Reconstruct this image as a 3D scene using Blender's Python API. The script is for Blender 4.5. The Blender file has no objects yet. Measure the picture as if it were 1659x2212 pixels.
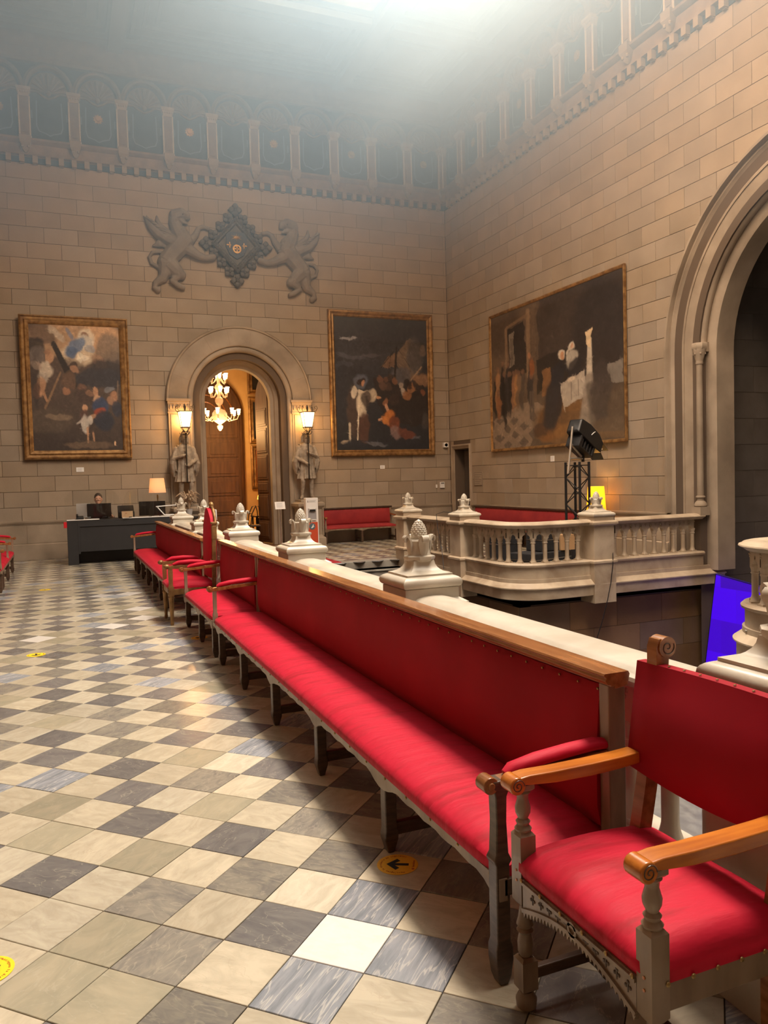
import bpy, bmesh, math, random
import numpy as np
from mathutils import Vector, Matrix
random.seed(7); rng = np.random.default_rng(7)
PI = math.pi
S = bpy.context.scene
COL = S.collection
# ---------------------------------------------------------------- camera
F_PX = 1690.8; EYE = 1.6
RW = np.array([[0.92466277, -0.37981212, -0.02723082],
               [-0.04191288, -0.03043878, -0.99865749],
               [0.37847335, 0.92456273, -0.04406462]])      # rows: right, down, forward (world axes)
cd = bpy.data.cameras.new('camera'); cam = bpy.data.objects.new('camera', cd); COL.objects.link(cam)
cd.sensor_fit = 'HORIZONTAL'; cd.sensor_width = 36.0; cd.lens = 36.0*F_PX/1659.0; cd.clip_start = .05; cd.clip_end = 200
M4 = Matrix.Identity(4)
for i in range(3):
    M4[i][0] = RW[0][i]; M4[i][1] = -RW[1][i]; M4[i][2] = -RW[2][i]
M4[0][3], M4[1][3], M4[2][3] = 0, 0, EYE
cam.matrix_world = M4
S.camera = cam
# ---------------------------------------------------------------- world, lights, exposure
S.view_settings.view_transform = 'Standard'; S.view_settings.look = 'None'
S.view_settings.gamma = 1.0; S.view_settings.use_curve_mapping = False
S.view_settings.exposure = 0.0
w = bpy.data.worlds.new('world'); S.world = w; w.use_nodes = True
w.node_tree.nodes['Background'].inputs[0].default_value = (.55, .68, .85, 1)
w.node_tree.nodes['Background'].inputs[1].default_value = .6
HAZE = .052; HAZE2 = .115; HAZE3 = .13
XR = 9.66; YB = 18.8; XL = -1.69; YF = -3.2
CZ = 11.35                                                  # ceiling height
SKY = (1.75, 6.35, -0.6, 15.4)                              # skylight x0 x1 y0 y1
def area(name, loc, size, sizey, energy, color, rot=(0, 0, 0), spread=PI):
    l = bpy.data.lights.new(name, 'AREA'); l.shape = 'RECTANGLE'; l.size = size; l.size_y = sizey
    l.energy = energy; l.color = color; l.spread = spread
    o = bpy.data.objects.new(name, l); COL.objects.link(o); o.location = loc; o.rotation_euler = rot
    return o
def point(name, loc, energy, color, r=.05):
    l = bpy.data.lights.new(name, 'POINT'); l.energy = energy; l.color = color; l.shadow_soft_size = r
    o = bpy.data.objects.new(name, l); COL.objects.link(o); o.location = loc; return o
area('skylight_light', (4.6, 5.8, CZ-.12), 2.0, 10.0, 3600, (1.0, .985, .965))
area('left_fill_light', (XL+.15, 13.0, 7.2), 2.2, 4.5, 40, (1.0, .95, .88), (0, -PI/2, 0))  # added fill from the unseen left side, brightens the bench backs
# ---------------------------------------------------------------- pixel rays (measured positions of the real walls)
def ray(px, py):
    d = np.array([(px-829.5)/F_PX, (py-1106)/F_PX, 1.0]); return RW.T @ d
def onY(px, py, Y=YB):
    d = ray(px, py); p = d*(Y/d[1]); return p[0], p[2]+EYE          # x, z
def onX(px, py, X=XR):
    d = ray(px, py); p = d*(X/d[0]); return p[1], p[2]+EYE          # y, z
# ---------------------------------------------------------------- materials
def srgb(r, g, b):
    f = lambda c: (c/255/12.92) if c/255 <= .04045 else ((c/255+.055)/1.055)**2.4
    return (f(r), f(g), f(b))
MATS = {}
def mat(name, col, rough=.6, metal=0, col2=None, nscale=6, ndet=5, distort=0, bump=0, bscale=None, vary=0, coat=0,
        sheen=0, emit=None, estr=0, trans=0, ior=1.45, alpha=1, stretch=None, contrast=(.35, .65), wave=None, spec=.5, hue=0):
    if name in MATS: return MATS[name]
    m = bpy.data.materials.new(name); m.use_nodes = True; MATS[name] = m
    nt = m.node_tree; N = nt.nodes; L = nt.links; b = N['Principled BSDF']
    b.inputs['Base Color'].default_value = (*col, 1); b.inputs['Roughness'].default_value = rough
    b.inputs['Metallic'].default_value = metal; b.inputs['Coat Weight'].default_value = coat
    b.inputs['Coat Roughness'].default_value = .15; b.inputs['IOR'].default_value = ior
    b.inputs['Specular IOR Level'].default_value = spec
    b.inputs['Sheen Weight'].default_value = sheen; b.inputs['Transmission Weight'].default_value = trans
    b.inputs['Alpha'].default_value = alpha
    if sheen: b.inputs['Sheen Roughness'].default_value = .45; b.inputs['Sheen Tint'].default_value = (1, .2, .26, 1)
    if emit: b.inputs['Emission Color'].default_value = (*emit, 1); b.inputs['Emission Strength'].default_value = estr
    if col2 or bump or vary:
        tc = N.new('ShaderNodeTexCoord'); oi = N.new('ShaderNodeObjectInfo'); geo = N.new('ShaderNodeNewGeometry')
        mp = N.new('ShaderNodeMapping')
        if stretch: mp.inputs['Scale'].default_value = stretch
        rnd = N.new('ShaderNodeMath'); rnd.operation = 'ADD'; L.new(oi.outputs['Random'], rnd.inputs[0]); L.new(geo.outputs['Random Per Island'], rnd.inputs[1])
        sc = N.new('ShaderNodeMath'); sc.operation = 'MULTIPLY'; sc.inputs[1].default_value = 37.0 if vary else 0
        L.new(rnd.outputs[0], sc.inputs[0])
        ad = N.new('ShaderNodeVectorMath'); ad.operation = 'ADD'
        L.new(tc.outputs['Object'], ad.inputs[0]); L.new(sc.outputs[0], ad.inputs[1]); L.new(ad.outputs[0], mp.inputs['Vector'])
        last = None
        if col2:
            if wave:
                nz = N.new('ShaderNodeTexWave'); nz.inputs['Scale'].default_value = wave; nz.inputs['Distortion'].default_value = distort
                nz.inputs['Detail'].default_value = 4; nz.inputs['Detail Scale'].default_value = 1.5
            else:
                nz = N.new('ShaderNodeTexNoise'); nz.inputs['Scale'].default_value = nscale; nz.inputs['Detail'].default_value = ndet
                nz.inputs['Distortion'].default_value = distort
            L.new(mp.outputs[0], nz.inputs['Vector'])
            cr = N.new('ShaderNodeMapRange'); cr.inputs[1].default_value = contrast[0]; cr.inputs[2].default_value = contrast[1]
            L.new(nz.outputs[0], cr.inputs[0])
            mx = N.new('ShaderNodeMix'); mx.data_type = 'RGBA'
            mx.inputs[6].default_value = (*col, 1); mx.inputs[7].default_value = (*col2, 1); L.new(cr.outputs[0], mx.inputs[0])
            last = mx.outputs[2]
        if vary:
            hs = N.new('ShaderNodeHueSaturation')
            fr = N.new('ShaderNodeMath'); fr.operation = 'FRACT'; L.new(rnd.outputs[0], fr.inputs[0])
            mr = N.new('ShaderNodeMapRange'); mr.inputs[3].default_value = 1-vary; mr.inputs[4].default_value = 1+vary*.7
            L.new(fr.outputs[0], mr.inputs[0]); L.new(mr.outputs[0], hs.inputs['Value'])
            f2 = N.new('ShaderNodeMath'); f2.operation = 'MULTIPLY'; f2.inputs[1].default_value = 7.13; L.new(rnd.outputs[0], f2.inputs[0])
            f3 = N.new('ShaderNodeMath'); f3.operation = 'FRACT'; L.new(f2.outputs[0], f3.inputs[0])
            m3 = N.new('ShaderNodeMapRange'); m3.inputs[3].default_value = 1-(hue or vary*.6); m3.inputs[4].default_value = 1+(hue or vary*.6)
            L.new(f3.outputs[0], m3.inputs[0]); L.new(m3.outputs[0], hs.inputs['Saturation'])
            if last: L.new(last, hs.inputs['Color'])
            else: hs.inputs['Color'].default_value = (*col, 1)
            last = hs.outputs[0]
        if last: L.new(last, b.inputs['Base Color'])
        if bump:
            n2 = N.new('ShaderNodeTexNoise'); n2.inputs['Scale'].default_value = bscale or nscale*3; n2.inputs['Detail'].default_value = 4
            L.new(mp.outputs[0], n2.inputs['Vector'])
            bp = N.new('ShaderNodeBump'); bp.inputs['Strength'].default_value = 1; bp.inputs['Distance'].default_value = bump
            L.new(n2.outputs[0], bp.inputs['Height']); L.new(bp.outputs[0], b.inputs['Normal'])
    return m
def marble_tile(name, base, alt, vein, vscale=5, vw=.035, streak=False, rough=.16, vs=.6):
    """polished floor marble: cloudy base, thin distorted veins"""
    m = bpy.data.materials.new(name); m.use_nodes = True; MATS[name] = m
    nt = m.node_tree; N = nt.nodes; L = nt.links; b = N['Principled BSDF']
    tc = N.new('ShaderNodeTexCoord'); oi = N.new('ShaderNodeObjectInfo'); geo = N.new('ShaderNodeNewGeometry')
    rnd = N.new('ShaderNodeMath'); rnd.operation = 'ADD'; L.new(oi.outputs['Random'], rnd.inputs[0]); L.new(geo.outputs['Random Per Island'], rnd.inputs[1])
    sc = N.new('ShaderNodeMath'); sc.operation = 'MULTIPLY'; sc.inputs[1].default_value = 23.0; L.new(rnd.outputs[0], sc.inputs[0])
    ad = N.new('ShaderNodeVectorMath'); ad.operation = 'ADD'; L.new(tc.outputs['Object'], ad.inputs[0]); L.new(sc.outputs[0], ad.inputs[1])
    mp = N.new('ShaderNodeMapping'); L.new(ad.outputs[0], mp.inputs['Vector'])
    mp.inputs['Rotation'].default_value = (0, 0, 1.1 if streak else .6); mp.inputs['Scale'].default_value = (1, 9 if streak else 2.2, 1)
    n1 = N.new('ShaderNodeTexNoise'); n1.inputs['Scale'].default_value = vscale; n1.inputs['Detail'].default_value = 7; n1.inputs['Roughness'].default_value = .62
    n1.inputs['Distortion'].default_value = .3 if streak else .9; L.new(mp.outputs[0], n1.inputs['Vector'])
    r1 = N.new('ShaderNodeMapRange'); r1.inputs[1].default_value = .36; r1.inputs[2].default_value = .64; L.new(n1.outputs[0], r1.inputs[0])
    mx = N.new('ShaderNodeMix'); mx.data_type = 'RGBA'; mx.inputs[6].default_value = (*base, 1); mx.inputs[7].default_value = (*alt, 1); L.new(r1.outputs[0], mx.inputs[0])
    n2 = N.new('ShaderNodeTexNoise'); n2.inputs['Scale'].default_value = vscale*.8; n2.inputs['Detail'].default_value = 4
    n2.inputs['Distortion'].default_value = .5 if streak else 1.1; L.new(mp.outputs[0], n2.inputs['Vector'])
    s1 = N.new('ShaderNodeMath'); s1.operation = 'SUBTRACT'; s1.inputs[1].default_value = .5; L.new(n2.outputs[0], s1.inputs[0])
    a1 = N.new('ShaderNodeMath'); a1.operation = 'ABSOLUTE'; L.new(s1.outputs[0], a1.inputs[0])
    r2 = N.new('ShaderNodeMapRange'); r2.inputs[1].default_value = 0; r2.inputs[2].default_value = vw; r2.inputs[3].default_value = vs; r2.inputs[4].default_value = 0
    L.new(a1.outputs[0], r2.inputs[0])
    m2 = N.new('ShaderNodeMix'); m2.data_type = 'RGBA'; m2.inputs[7].default_value = (*vein, 1); L.new(r2.outputs[0], m2.inputs[0]); L.new(mx.outputs[2], m2.inputs[6])
    hs = N.new('ShaderNodeHueSaturation'); fr = N.new('ShaderNodeMath'); fr.operation = 'FRACT'; L.new(rnd.outputs[0], fr.inputs[0])
    mr = N.new('ShaderNodeMapRange'); mr.inputs[3].default_value = .80; mr.inputs[4].default_value = 1.12; L.new(fr.outputs[0], mr.inputs[0])
    L.new(mr.outputs[0], hs.inputs['Value']); L.new(m2.outputs[2], hs.inputs['Color']); L.new(hs.outputs[0], b.inputs['Base Color'])
    b.inputs['Roughness'].default_value = rough
    n3 = N.new('ShaderNodeTexNoise'); n3.inputs['Scale'].default_value = 9; L.new(tc.outputs['Object'], n3.inputs['Vector'])
    r3 = N.new('ShaderNodeMapRange'); r3.inputs[3].default_value = rough*.8; r3.inputs[4].default_value = rough*1.9; L.new(n3.outputs[0], r3.inputs[0]); L.new(r3.outputs[0], b.inputs['Roughness'])
    bp = N.new('ShaderNodeBump'); bp.inputs['Distance'].default_value = .0006; L.new(n3.outputs[0], bp.inputs['Height']); L.new(bp.outputs[0], b.inputs['Normal'])
    return m
stone = mat('wall_sandstone', (.262, .208, .150), .82, col2=(.318, .254, .186), nscale=1.4, ndet=8, bump=.002, bscale=40, vary=.085, hue=.10)
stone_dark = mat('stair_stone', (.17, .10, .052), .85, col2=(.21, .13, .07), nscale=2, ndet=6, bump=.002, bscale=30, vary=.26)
mortar = mat('mortar', (.10, .072, .05), .95)
mouldstone = mat('moulding_stone', (.215, .17, .122), .75, col2=(.33, .265, .195), nscale=1.6, ndet=8, bump=.0015, bscale=30)
marble = mat('balustrade_marble', (.56, .51, .42), .32, col2=(.43, .375, .295), nscale=3.2, ndet=8, distort=.8, bump=.0006, bscale=50, contrast=(.42, .75))
marble_old = mat('old_marble', (.50, .41, .30), .5, col2=(.31, .235, .16), nscale=2.4, ndet=8, distort=.6, bump=.001, bscale=40)
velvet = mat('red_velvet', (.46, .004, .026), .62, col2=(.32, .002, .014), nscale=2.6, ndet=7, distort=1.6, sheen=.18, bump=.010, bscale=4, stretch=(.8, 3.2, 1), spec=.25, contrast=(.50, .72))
velvet_back = mat('red_velvet_shaded', (.31, .003, .014), .66, col2=(.25, .002, .010), nscale=2, ndet=3, sheen=.12, bump=.003, bscale=4, spec=.2)  # darker copy of the seat velvet, shade on the backs put into colour
oldvelvet = mat('brownish_red_velvet', (.30, .022, .022), .8, col2=(.22, .012, .016), nscale=3, sheen=.3, bump=.003, bscale=6)
wood_dark = mat('dark_walnut', (.045, .026, .016), .38, col2=(.085, .05, .03), nscale=4, ndet=6, stretch=(3, 3, 14), bump=.0006, bscale=20, coat=.25)
wood_rail = mat('rail_walnut', (.20, .070, .018), .26, col2=(.34, .14, .045), nscale=5, ndet=6, stretch=(6, .7, 6), bump=.0006, coat=.4)
wood_arm = mat('polished_honey_wood', (.52, .165, .018), .25, col2=(.36, .10, .012), nscale=5, ndet=6, stretch=(.8, 7, 7), bump=.0004, coat=.5)
wood_sheen = mat('oak_sheen', (.24, .175, .12), .4, col2=(.13, .08, .045), nscale=3, ndet=6, stretch=(3, 3, .8), bump=.0008, bscale=18, coat=.25, contrast=(.4, .7))  # greyish brown oak, glossy sheen of the legs put into its colour
wood_door = mat('door_wood', (.065, .028, .012), .6, col2=(.105, .048, .02), nscale=3, ndet=6, stretch=(5, 5, .6), bump=.0006)
giltwood = mat('gilt_frame', (.36, .21, .08), .42, metal=.45, col2=(.17, .09, .035), nscale=9, ndet=5, bump=.002, bscale=25, spec=.5)
brass = mat('aged_brass', (.34, .24, .10), .35, metal=.9)
black = mat('black_metal', (.012, .012, .013), .45)
blackgloss = mat('black_gloss', (.01, .01, .012), .18)
blackfab = mat('black_fabric', (.014, .014, .016), .9, col2=(.022, .022, .025), nscale=20)
deskm = mat('charcoal_desk', (.017, .017, .018), .6, col2=(.021, .021, .022), nscale=5)
white = mat('white_paint', (.72, .72, .70), .4)
paper = mat('white_paper', (.78, .78, .76), .6)
chrome = mat('brushed_steel', (.55, .55, .56), .3, metal=1)
iron = mat('wrought_iron', (.03, .025, .02), .5, metal=.4)
statue = mat('statue_plaster', (.36, .305, .235), .7, col2=(.20, .165, .125), nscale=9, ndet=7, bump=.002, bscale=40)
relief = mat('relief_stone', (.16, .135, .11), .8, col2=(.22, .185, .15), nscale=5, ndet=6, bump=.003, bscale=30)
relief_dark = mat('dark_carved_wood', (.05, .042, .036), .6, col2=(.10, .085, .07), nscale=12, bump=.003, bscale=30)
gold = mat('worn_gold', (.45, .27, .08), .45, metal=.4, col2=(.25, .14, .04), nscale=12)
glass = mat('acrylic_glass', (.95, .97, .97), .04, trans=1, ior=1.4)
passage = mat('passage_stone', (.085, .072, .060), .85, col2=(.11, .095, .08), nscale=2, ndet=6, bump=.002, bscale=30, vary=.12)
grout = mat('tile_grout', (.13, .095, .06), .9)
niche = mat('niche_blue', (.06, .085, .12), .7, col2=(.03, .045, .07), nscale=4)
friezem = mat('frieze_stone', (.26, .19, .135), .8, col2=(.18, .13, .10), nscale=6, bump=.004, bscale=30)
ceilm = mat('painted_ceiling', (.22, .23, .24), .8, col2=(.17, .18, .20), nscale=2)
skin = mat('skin', (.50, .28, .19), .55)
hairm = mat('hair_dark', (.03, .02, .015), .6)
plasterwall = mat('ochre_wall', (.74, .50, .22), .8, col2=(.66, .43, .18), nscale=3)
T_CREAM = marble_tile('cream_marble', (.53, .475, .36), (.42, .375, .28), (.34, .28, .20), 6, .012, vs=.28)
T_CREAM2 = marble_tile('pale_cream_marble', (.57, .525, .41), (.46, .415, .32), (.36, .30, .22), 7, .010, vs=.22)
T_GREY = marble_tile('dark_grey_marble', (.14, .135, .135), (.20, .19, .18), (.40, .37, .30), 6, .010, vs=.45)
T_GREY2 = marble_tile('mid_grey_marble', (.17, .16, .145), (.26, .24, .195), (.38, .35, .27), 8, .02, vs=.4)
T_OLIVE = marble_tile('olive_grey_marble', (.30, .28, .205), (.38, .34, .245), (.44, .40, .31), 5, .012, vs=.35)
T_BLUE = marble_tile('blue_streaked_marble', (.20, .22, .25), (.34, .36, .39), (.62, .60, .55), 4, .03, streak=True)
T_WHITE = marble_tile('white_marble', (.74, .71, .66), (.68, .65, .60), (.60, .57, .52), 9, .004)
# ---------------------------------------------------------------- mesh builder
class MB:
    def __init__(s): s.v = []; s.f = []; s.mi = []
    def add(s, vs, fs, mi=0):
        o = len(s.v); s.v += [tuple(p) for p in vs]; s.f += [tuple(i+o for i in f) for f in fs]; s.mi += [mi]*len(fs); return s
    def box(s, x0, x1, y0, y1, z0, z1, mi=0):
        return s.add([(x0,y0,z0),(x1,y0,z0),(x1,y1,z0),(x0,y1,z0),(x0,y0,z1),(x1,y0,z1),(x1,y1,z1),(x0,y1,z1)],
                     [(0,3,2,1),(4,5,6,7),(0,1,5,4),(1,2,6,5),(2,3,7,6),(3,0,4,7)], mi)
    def ring_stack(s, rings, cap=True, closed=True, mi=0):
        n = len(rings[0]); vs = [p for r in rings for p in r]; fs = []
        for k in range(len(rings)-1):
            for i in range(n if closed else n-1):
                j = (i+1) % n; fs.append((k*n+i, k*n+j, (k+1)*n+j, (k+1)*n+i))
        if cap: fs.append(tuple(reversed(range(n)))); fs.append(tuple((len(rings)-1)*n+i for i in range(n)))
        return s.add(vs, fs, mi)
    def lathe(s, prof, c=(0, 0, 0), n=20, sq=False, axis='z', ph=None, mi=0, sx=1, sy=1):
        if sq: n = 4; ph = PI/4; k = math.sqrt(2)
        else: k = 1; ph = ph or 0
        rings = []
        for r, z in prof:
            rg = []
            for i in range(n):
                a = ph+2*PI*i/n; x, y = r*k*math.cos(a)*sx, r*k*math.sin(a)*sy
                if axis == 'z': rg.append((c[0]+x, c[1]+y, c[2]+z))
                elif axis == 'y': rg.append((c[0]+y, c[1]+z, c[2]+x))
                else: rg.append((c[0]+z, c[1]+x, c[2]+y))
            rings.append(rg)
        return s.ring_stack(rings, mi=mi)
    def tube(s, path, r, n=8, mi=0, flat=None, cap=True):
        P = [Vector(p) for p in path]; R = r if isinstance(r, (list, tuple)) else [r]*len(P); rings = []
        up = Vector((0, 0, 1)); T0 = None
        for i, p in enumerate(P):
            t = (P[min(i+1, len(P)-1)]-P[max(i-1, 0)]).normalized()
            if T0 is None:
                a = t.cross(up)
                if a.length < .1: a = t.cross(Vector((0, 1, 0)))
                a.normalize()
            else:
                a = (a - t*a.dot(t)).normalized()
            T0 = t; b = t.cross(a)
            rings.append([tuple(p+a*R[i]*math.cos(2*PI*k/n)+b*R[i]*(flat or 1)*math.sin(2*PI*k/n)) for k in range(n)])
        return s.ring_stack(rings, cap=cap, mi=mi)
    def prism(s, poly, to3d, d0, d1, mi=0):
        n = len(poly); vs = [to3d(u, v, d0) for u, v in poly]+[to3d(u, v, d1) for u, v in poly]
        fs = [tuple(reversed(range(n))), tuple(range(n, 2*n))]+[(i, (i+1) % n, n+(i+1) % n, n+i) for i in range(n)]
        return s.add(vs, fs, mi)
    def sweep(s, path, prof, to3d, closed=False, cap=True, mi=0):
        """path: 2-D points; prof: (offset along the left normal, depth); mitred"""
        n = len(path); P = [Vector(p) for p in path]; rings = []
        for i in range(n):
            a = P[(i-1) % n] if (closed or i > 0) else None; b = P[(i+1) % n] if (closed or i < n-1) else None
            d1 = (P[i]-a).normalized() if a is not None else None; d2 = (b-P[i]).normalized() if b is not None else None
            if d1 is None: d1 = d2
            if d2 is None: d2 = d1
            n1 = Vector((-d1.y, d1.x)); n2 = Vector((-d2.y, d2.x)); m = (n1+n2)
            m = m/max(m.dot(n1), .3) if m.length > 1e-6 else n1
            rings.append([to3d(P[i].x+m.x*o, P[i].y+m.y*o, d) for o, d in prof])
        if closed: rings.append(rings[0])
        return s.ring_stack(rings, cap=cap and not closed, mi=mi)
    def ball(s, c, r, n=10, m=7, mi=0):
        rx, ry, rz = r if isinstance(r, (list, tuple)) else (r, r, r); rings = []
        for j in range(m+1):
            t = PI*(j+.001)/(m+.002) if j in (0, m) else PI*j/m
            rings.append([(c[0]+rx*math.sin(t)*math.cos(2*PI*i/n), c[1]+ry*math.sin(t)*math.sin(2*PI*i/n), c[2]-rz*math.cos(t)) for i in range(n)])
        return s.ring_stack(rings, mi=mi)
    def tf(s, M, start=0):
        for i in range(start, len(s.v)): s.v[i] = tuple(M @ Vector(s.v[i]))
        return s
    def mesh(s, name, m=None, smooth=None):
        me = bpy.data.meshes.new(name); me.from_pydata(s.v, [], s.f)
        for k in (m if isinstance(m, (list, tuple)) else [m]): me.materials.append(k)
        if len(me.materials) > 1: me.polygons.foreach_set('material_index', s.mi)
        bm = bmesh.new(); bm.from_mesh(me); bmesh.ops.recalc_face_normals(bm, faces=bm.faces); bm.to_mesh(me); bm.free()
        if smooth is not None:
            me.polygons.foreach_set('use_smooth', [True]*len(me.polygons)); me.set_sharp_from_angle(angle=math.radians(smooth))
        me.update(); return me
    def build(s, name, m, parent=None, smooth=None, bevel=0, seg=2, loc=None, remesh=0, **props):
        o = bpy.data.objects.new(name, s.mesh(name, m, smooth)); COL.objects.link(o)
        if parent is not None: o.parent = parent
        if loc: o.location = loc
        if bevel:
            b = o.modifiers.new('bevel', 'BEVEL'); b.width = bevel; b.segments = seg; b.limit_method = 'ANGLE'; b.angle_limit = .6
            o.data.polygons.foreach_set('use_smooth', [True]*len(o.data.polygons)); b.harden_normals = True
        if remesh:
            b = o.modifiers.new('remesh', 'REMESH'); b.mode = 'VOXEL'; b.voxel_size = remesh; b.use_smooth_shade = True
            q = o.modifiers.new('smooth', 'SMOOTH'); q.factor = .5; q.iterations = 2
        for k, v in props.items(): o[k] = v
        return o
XYZ = lambda x, y, z: (x, y, z)
def tag(o, label, cat, group=None, kind=None):
    o['label'] = label; o['category'] = cat
    if group: o['group'] = group
    if kind: o['kind'] = kind
    return o
def thing(name, label=None, cat=None, loc=(0, 0, 0), rz=0, group=None):
    o = bpy.data.objects.new(name, None); COL.objects.link(o); o.location = loc; o.rotation_euler = (0, 0, rz); o.empty_display_size = .1
    if label: tag(o, label, cat, group)
    return o
def inst(name, me, parent, loc=(0, 0, 0), rot=(0, 0, 0), sc=(1, 1, 1), **props):
    o = bpy.data.objects.new(name, me); COL.objects.link(o); o.parent = parent; o.location = loc; o.rotation_euler = rot; o.scale = sc
    for k, v in props.items(): o[k] = v
    return o
def dup(o, parent=None, loc=None, rz=None, label=None):
    c = o.copy(); COL.objects.link(c)
    if parent is not None: c.parent = parent
    if loc is not None: c.location = loc
    if rz is not None: c.rotation_euler = (0, 0, rz)
    if label: c['label'] = label
    for ch in list(o.children): dup(ch, c)
    return c
def struct(o): o['kind'] = 'structure'; return o
def arc(cx, cy, r, a0, a1, n): return [(cx+r*math.cos(a0+(a1-a0)*i/n), cy+r*math.sin(a0+(a1-a0)*i/n)) for i in range(n+1)]
# ================================================================= FLOOR
T = 1.6/5.9593232; C0u, C0v = 4.91263729, -8.31263407
R2 = math.sqrt(2)
def lat(u, v): return ((u-C0u)+(v-C0v))/R2*T, ((v-C0v)-(u-C0u))/R2*T
AY0, AY1 = 5.25, 9.85                      # stair-well arms
def on_floor(x, y):
    if x < XL+.1 or x > XR-.02 or y > YB-.02 or y < YF: return False
    if x < 2.0: return True
    if y > 14.0 or y < 1.1: return True
    return x > 6.25 and (y > 10.05 or y < 5.75)
fb = MB()
fb.box(XL-.3, 2.12, YF, YB+.3, -.4, -.012)
fb.box(2.12, XR+.3, 14.05, YB+.3, -.4, -.012)
fb.box(2.12, XR+.3, YF, 1.1, -.4, -.012)
fb.box(6.3, XR+.3, 10.1, 14.05, -.4, -.012); fb.box(6.3, XR+.3, 1.1, 5.8, -.4, -.012)
floor = struct(fb.build('floor', grout))
def tile_mesh(mats, name='tile'):
    h = T/2-.0018; c = .0016; mb = MB()
    mb.ring_stack([[(-h,-h,-.012),(h,-h,-.012),(h,h,-.012),(-h,h,-.012)], [(-h,-h,-c),(h,-h,-c),(h,h,-c),(-h,h,-c)],
                   [(-h+c,-h+c,0),(h-c,-h+c,0),(h-c,h-c,0),(-h+c,h-c,0)]])
    me = mb.mesh(name, mats)
    return me
TM = {k: tile_mesh(k) for k in (T_CREAM, T_CREAM2, T_GREY, T_GREY2, T_OLIVE, T_BLUE, T_WHITE)}
TL_ = list(TM.keys())
fixed = {(-20,14): T_WHITE, (-19,17): T_WHITE, (-19,19): T_WHITE, (-21,21): T_WHITE, (-26,24): T_WHITE, (-25,25): T_WHITE, (1,-1): T_CREAM, (2,0): T_CREAM, (0,0): T_WHITE, (0,-1): T_BLUE, (1,0): T_BLUE, (-1,0): T_GREY, (1,1): T_CREAM, (0,1): T_BLUE, (-2,1): T_GREY2, (-2,0): T_CREAM, (-4,0): T_CREAM2, (-5,0): T_GREY, (-3,0): T_GREY2, (-4,1): T_OLIVE, (-3,-2): T_OLIVE, (-3,1): T_CREAM, (-1,2): T_GREY2, (-2,3): T_GREY2,
         (-3,-1): T_OLIVE, (-2,-1): T_GREY2, (-3,2): T_GREY, (-5,2): T_GREY, (-7,2): T_OLIVE, (-6,3): T_GREY, (-2,2): T_CREAM, (-1,1): T_CREAM2, (-1,3): T_CREAM, (-2,-2): T_OLIVE, (-1,-1): T_CREAM, (-4,-1): T_CREAM2}
def pick(i, j):
    if (i, j) in fixed: return fixed[(i, j)]
    r = random.random()
    if (i+j) % 2 == 0: return T_CREAM if r < .55 else (T_CREAM2 if r < .95 else (T_OLIVE if r < 2 else T_WHITE))
    return T_GREY if r < .36 else (T_GREY2 if r < .74 else (T_OLIVE if r < .88 else T_BLUE))
cells = []
for i in range(-75, 40):
    for j in range(-25, 75):
        x, y = lat(i+.5, j+.5)
        if not on_floor(x, y): continue
        d = RW[2] @ np.array([x, y, -EYE])
        if d < .5 and y < -1.5: continue
        px = 829.5+F_PX*(RW[0] @ np.array([x, y, -EYE]))/max(d, .01); py = 1106+F_PX*(RW[1] @ np.array([x, y, -EYE]))/max(d, .01)
        vis = d > .5 and -120 < px < 1760 and py < 2400 and x < 1.45
        cells.append((not vis, d, i, j, x, y))
cells.sort()
stuff = MB(); h = T/2-.0018
for k, (nv, d, i, j, x, y) in enumerate(cells):
    m = pick(i, j); z = random.uniform(-.0009, .0006)
    if k < 300:
        q = random.choice((1, 3)) if m is T_BLUE else random.randrange(4)
        inst('tile', TM[m], floor, (x, y, z), (random.uniform(-.002, .002), random.uniform(-.002, .002), -PI/4+q*PI/2))
    else:
        c = TL_.index(m); e = h*R2; c2 = .0016*R2
        stuff.ring_stack([[(x,y-e,z-.012),(x+e,y,z-.012),(x,y+e,z-.012),(x-e,y,z-.012)], [(x,y-e,z-.0016),(x+e,y,z-.0016),(x,y+e,z-.0016),(x-e,y,z-.0016)],
                          [(x,y-e+c2,z),(x+e-c2,y,z),(x,y+e-c2,z),(x-e+c2,y,z)]], mi=c)
stuff.build('tile', TL_, floor, kind='stuff', label='further checkerboard marble tiles')
# stairs down from both landings, lower landing and stair-well walls
st = thing('staircase', 'wide grey marble staircase descending from the far checkered landing', 'staircase', (4.1, 14.05, 0))
stepm = mat('grey_marble_step', (.21, .195, .17), .35, col2=(.33, .31, .27), nscale=3, ndet=7, distort=1)
landm = mat('pale_marble_step', (.20, .20, .20), .4, col2=(.30, .30, .29), nscale=3, ndet=7, distort=1.5)
for k in range(13):
    s = MB(); y = -k*.33
    s.box(-1.98, 2.08, y-.36, y+.02, -.17*(k+1)+.035, -.17*(k+1)+.17-.17); s.box(-1.98, 2.08, y-.33, y+.02, -.17*(k+2)+.02, -.17*(k+1)+.035)
    s.build('step', stepm, st, bevel=.008)
s = MB(); s.box(-1.98, 2.08, -.02, .30, -.17, .004); s.build('top_nosing', stepm, st, bevel=.012)
st2 = thing('staircase', 'pale marble stair steps seen under the near armchair behind the balusters', 'staircase', (4.1, 1.05, 0))
for k in range(13):
    s = MB(); y = k*.33
    s.box(-1.98, 2.08, y-.02, y+.36, -.17*(k+1)+.035, -.17*k); s.box(-1.98, 2.08, y-.02, y+.33, -.17*(k+2)+.02, -.17*(k+1)+.035)
    s.build('step', landm, st2, bevel=.008)
s = MB(); s.box(2.12, 12.5, 5.2, 9.9, -2.55, -2.35); struct(s.build('lower_landing', landm))
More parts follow.
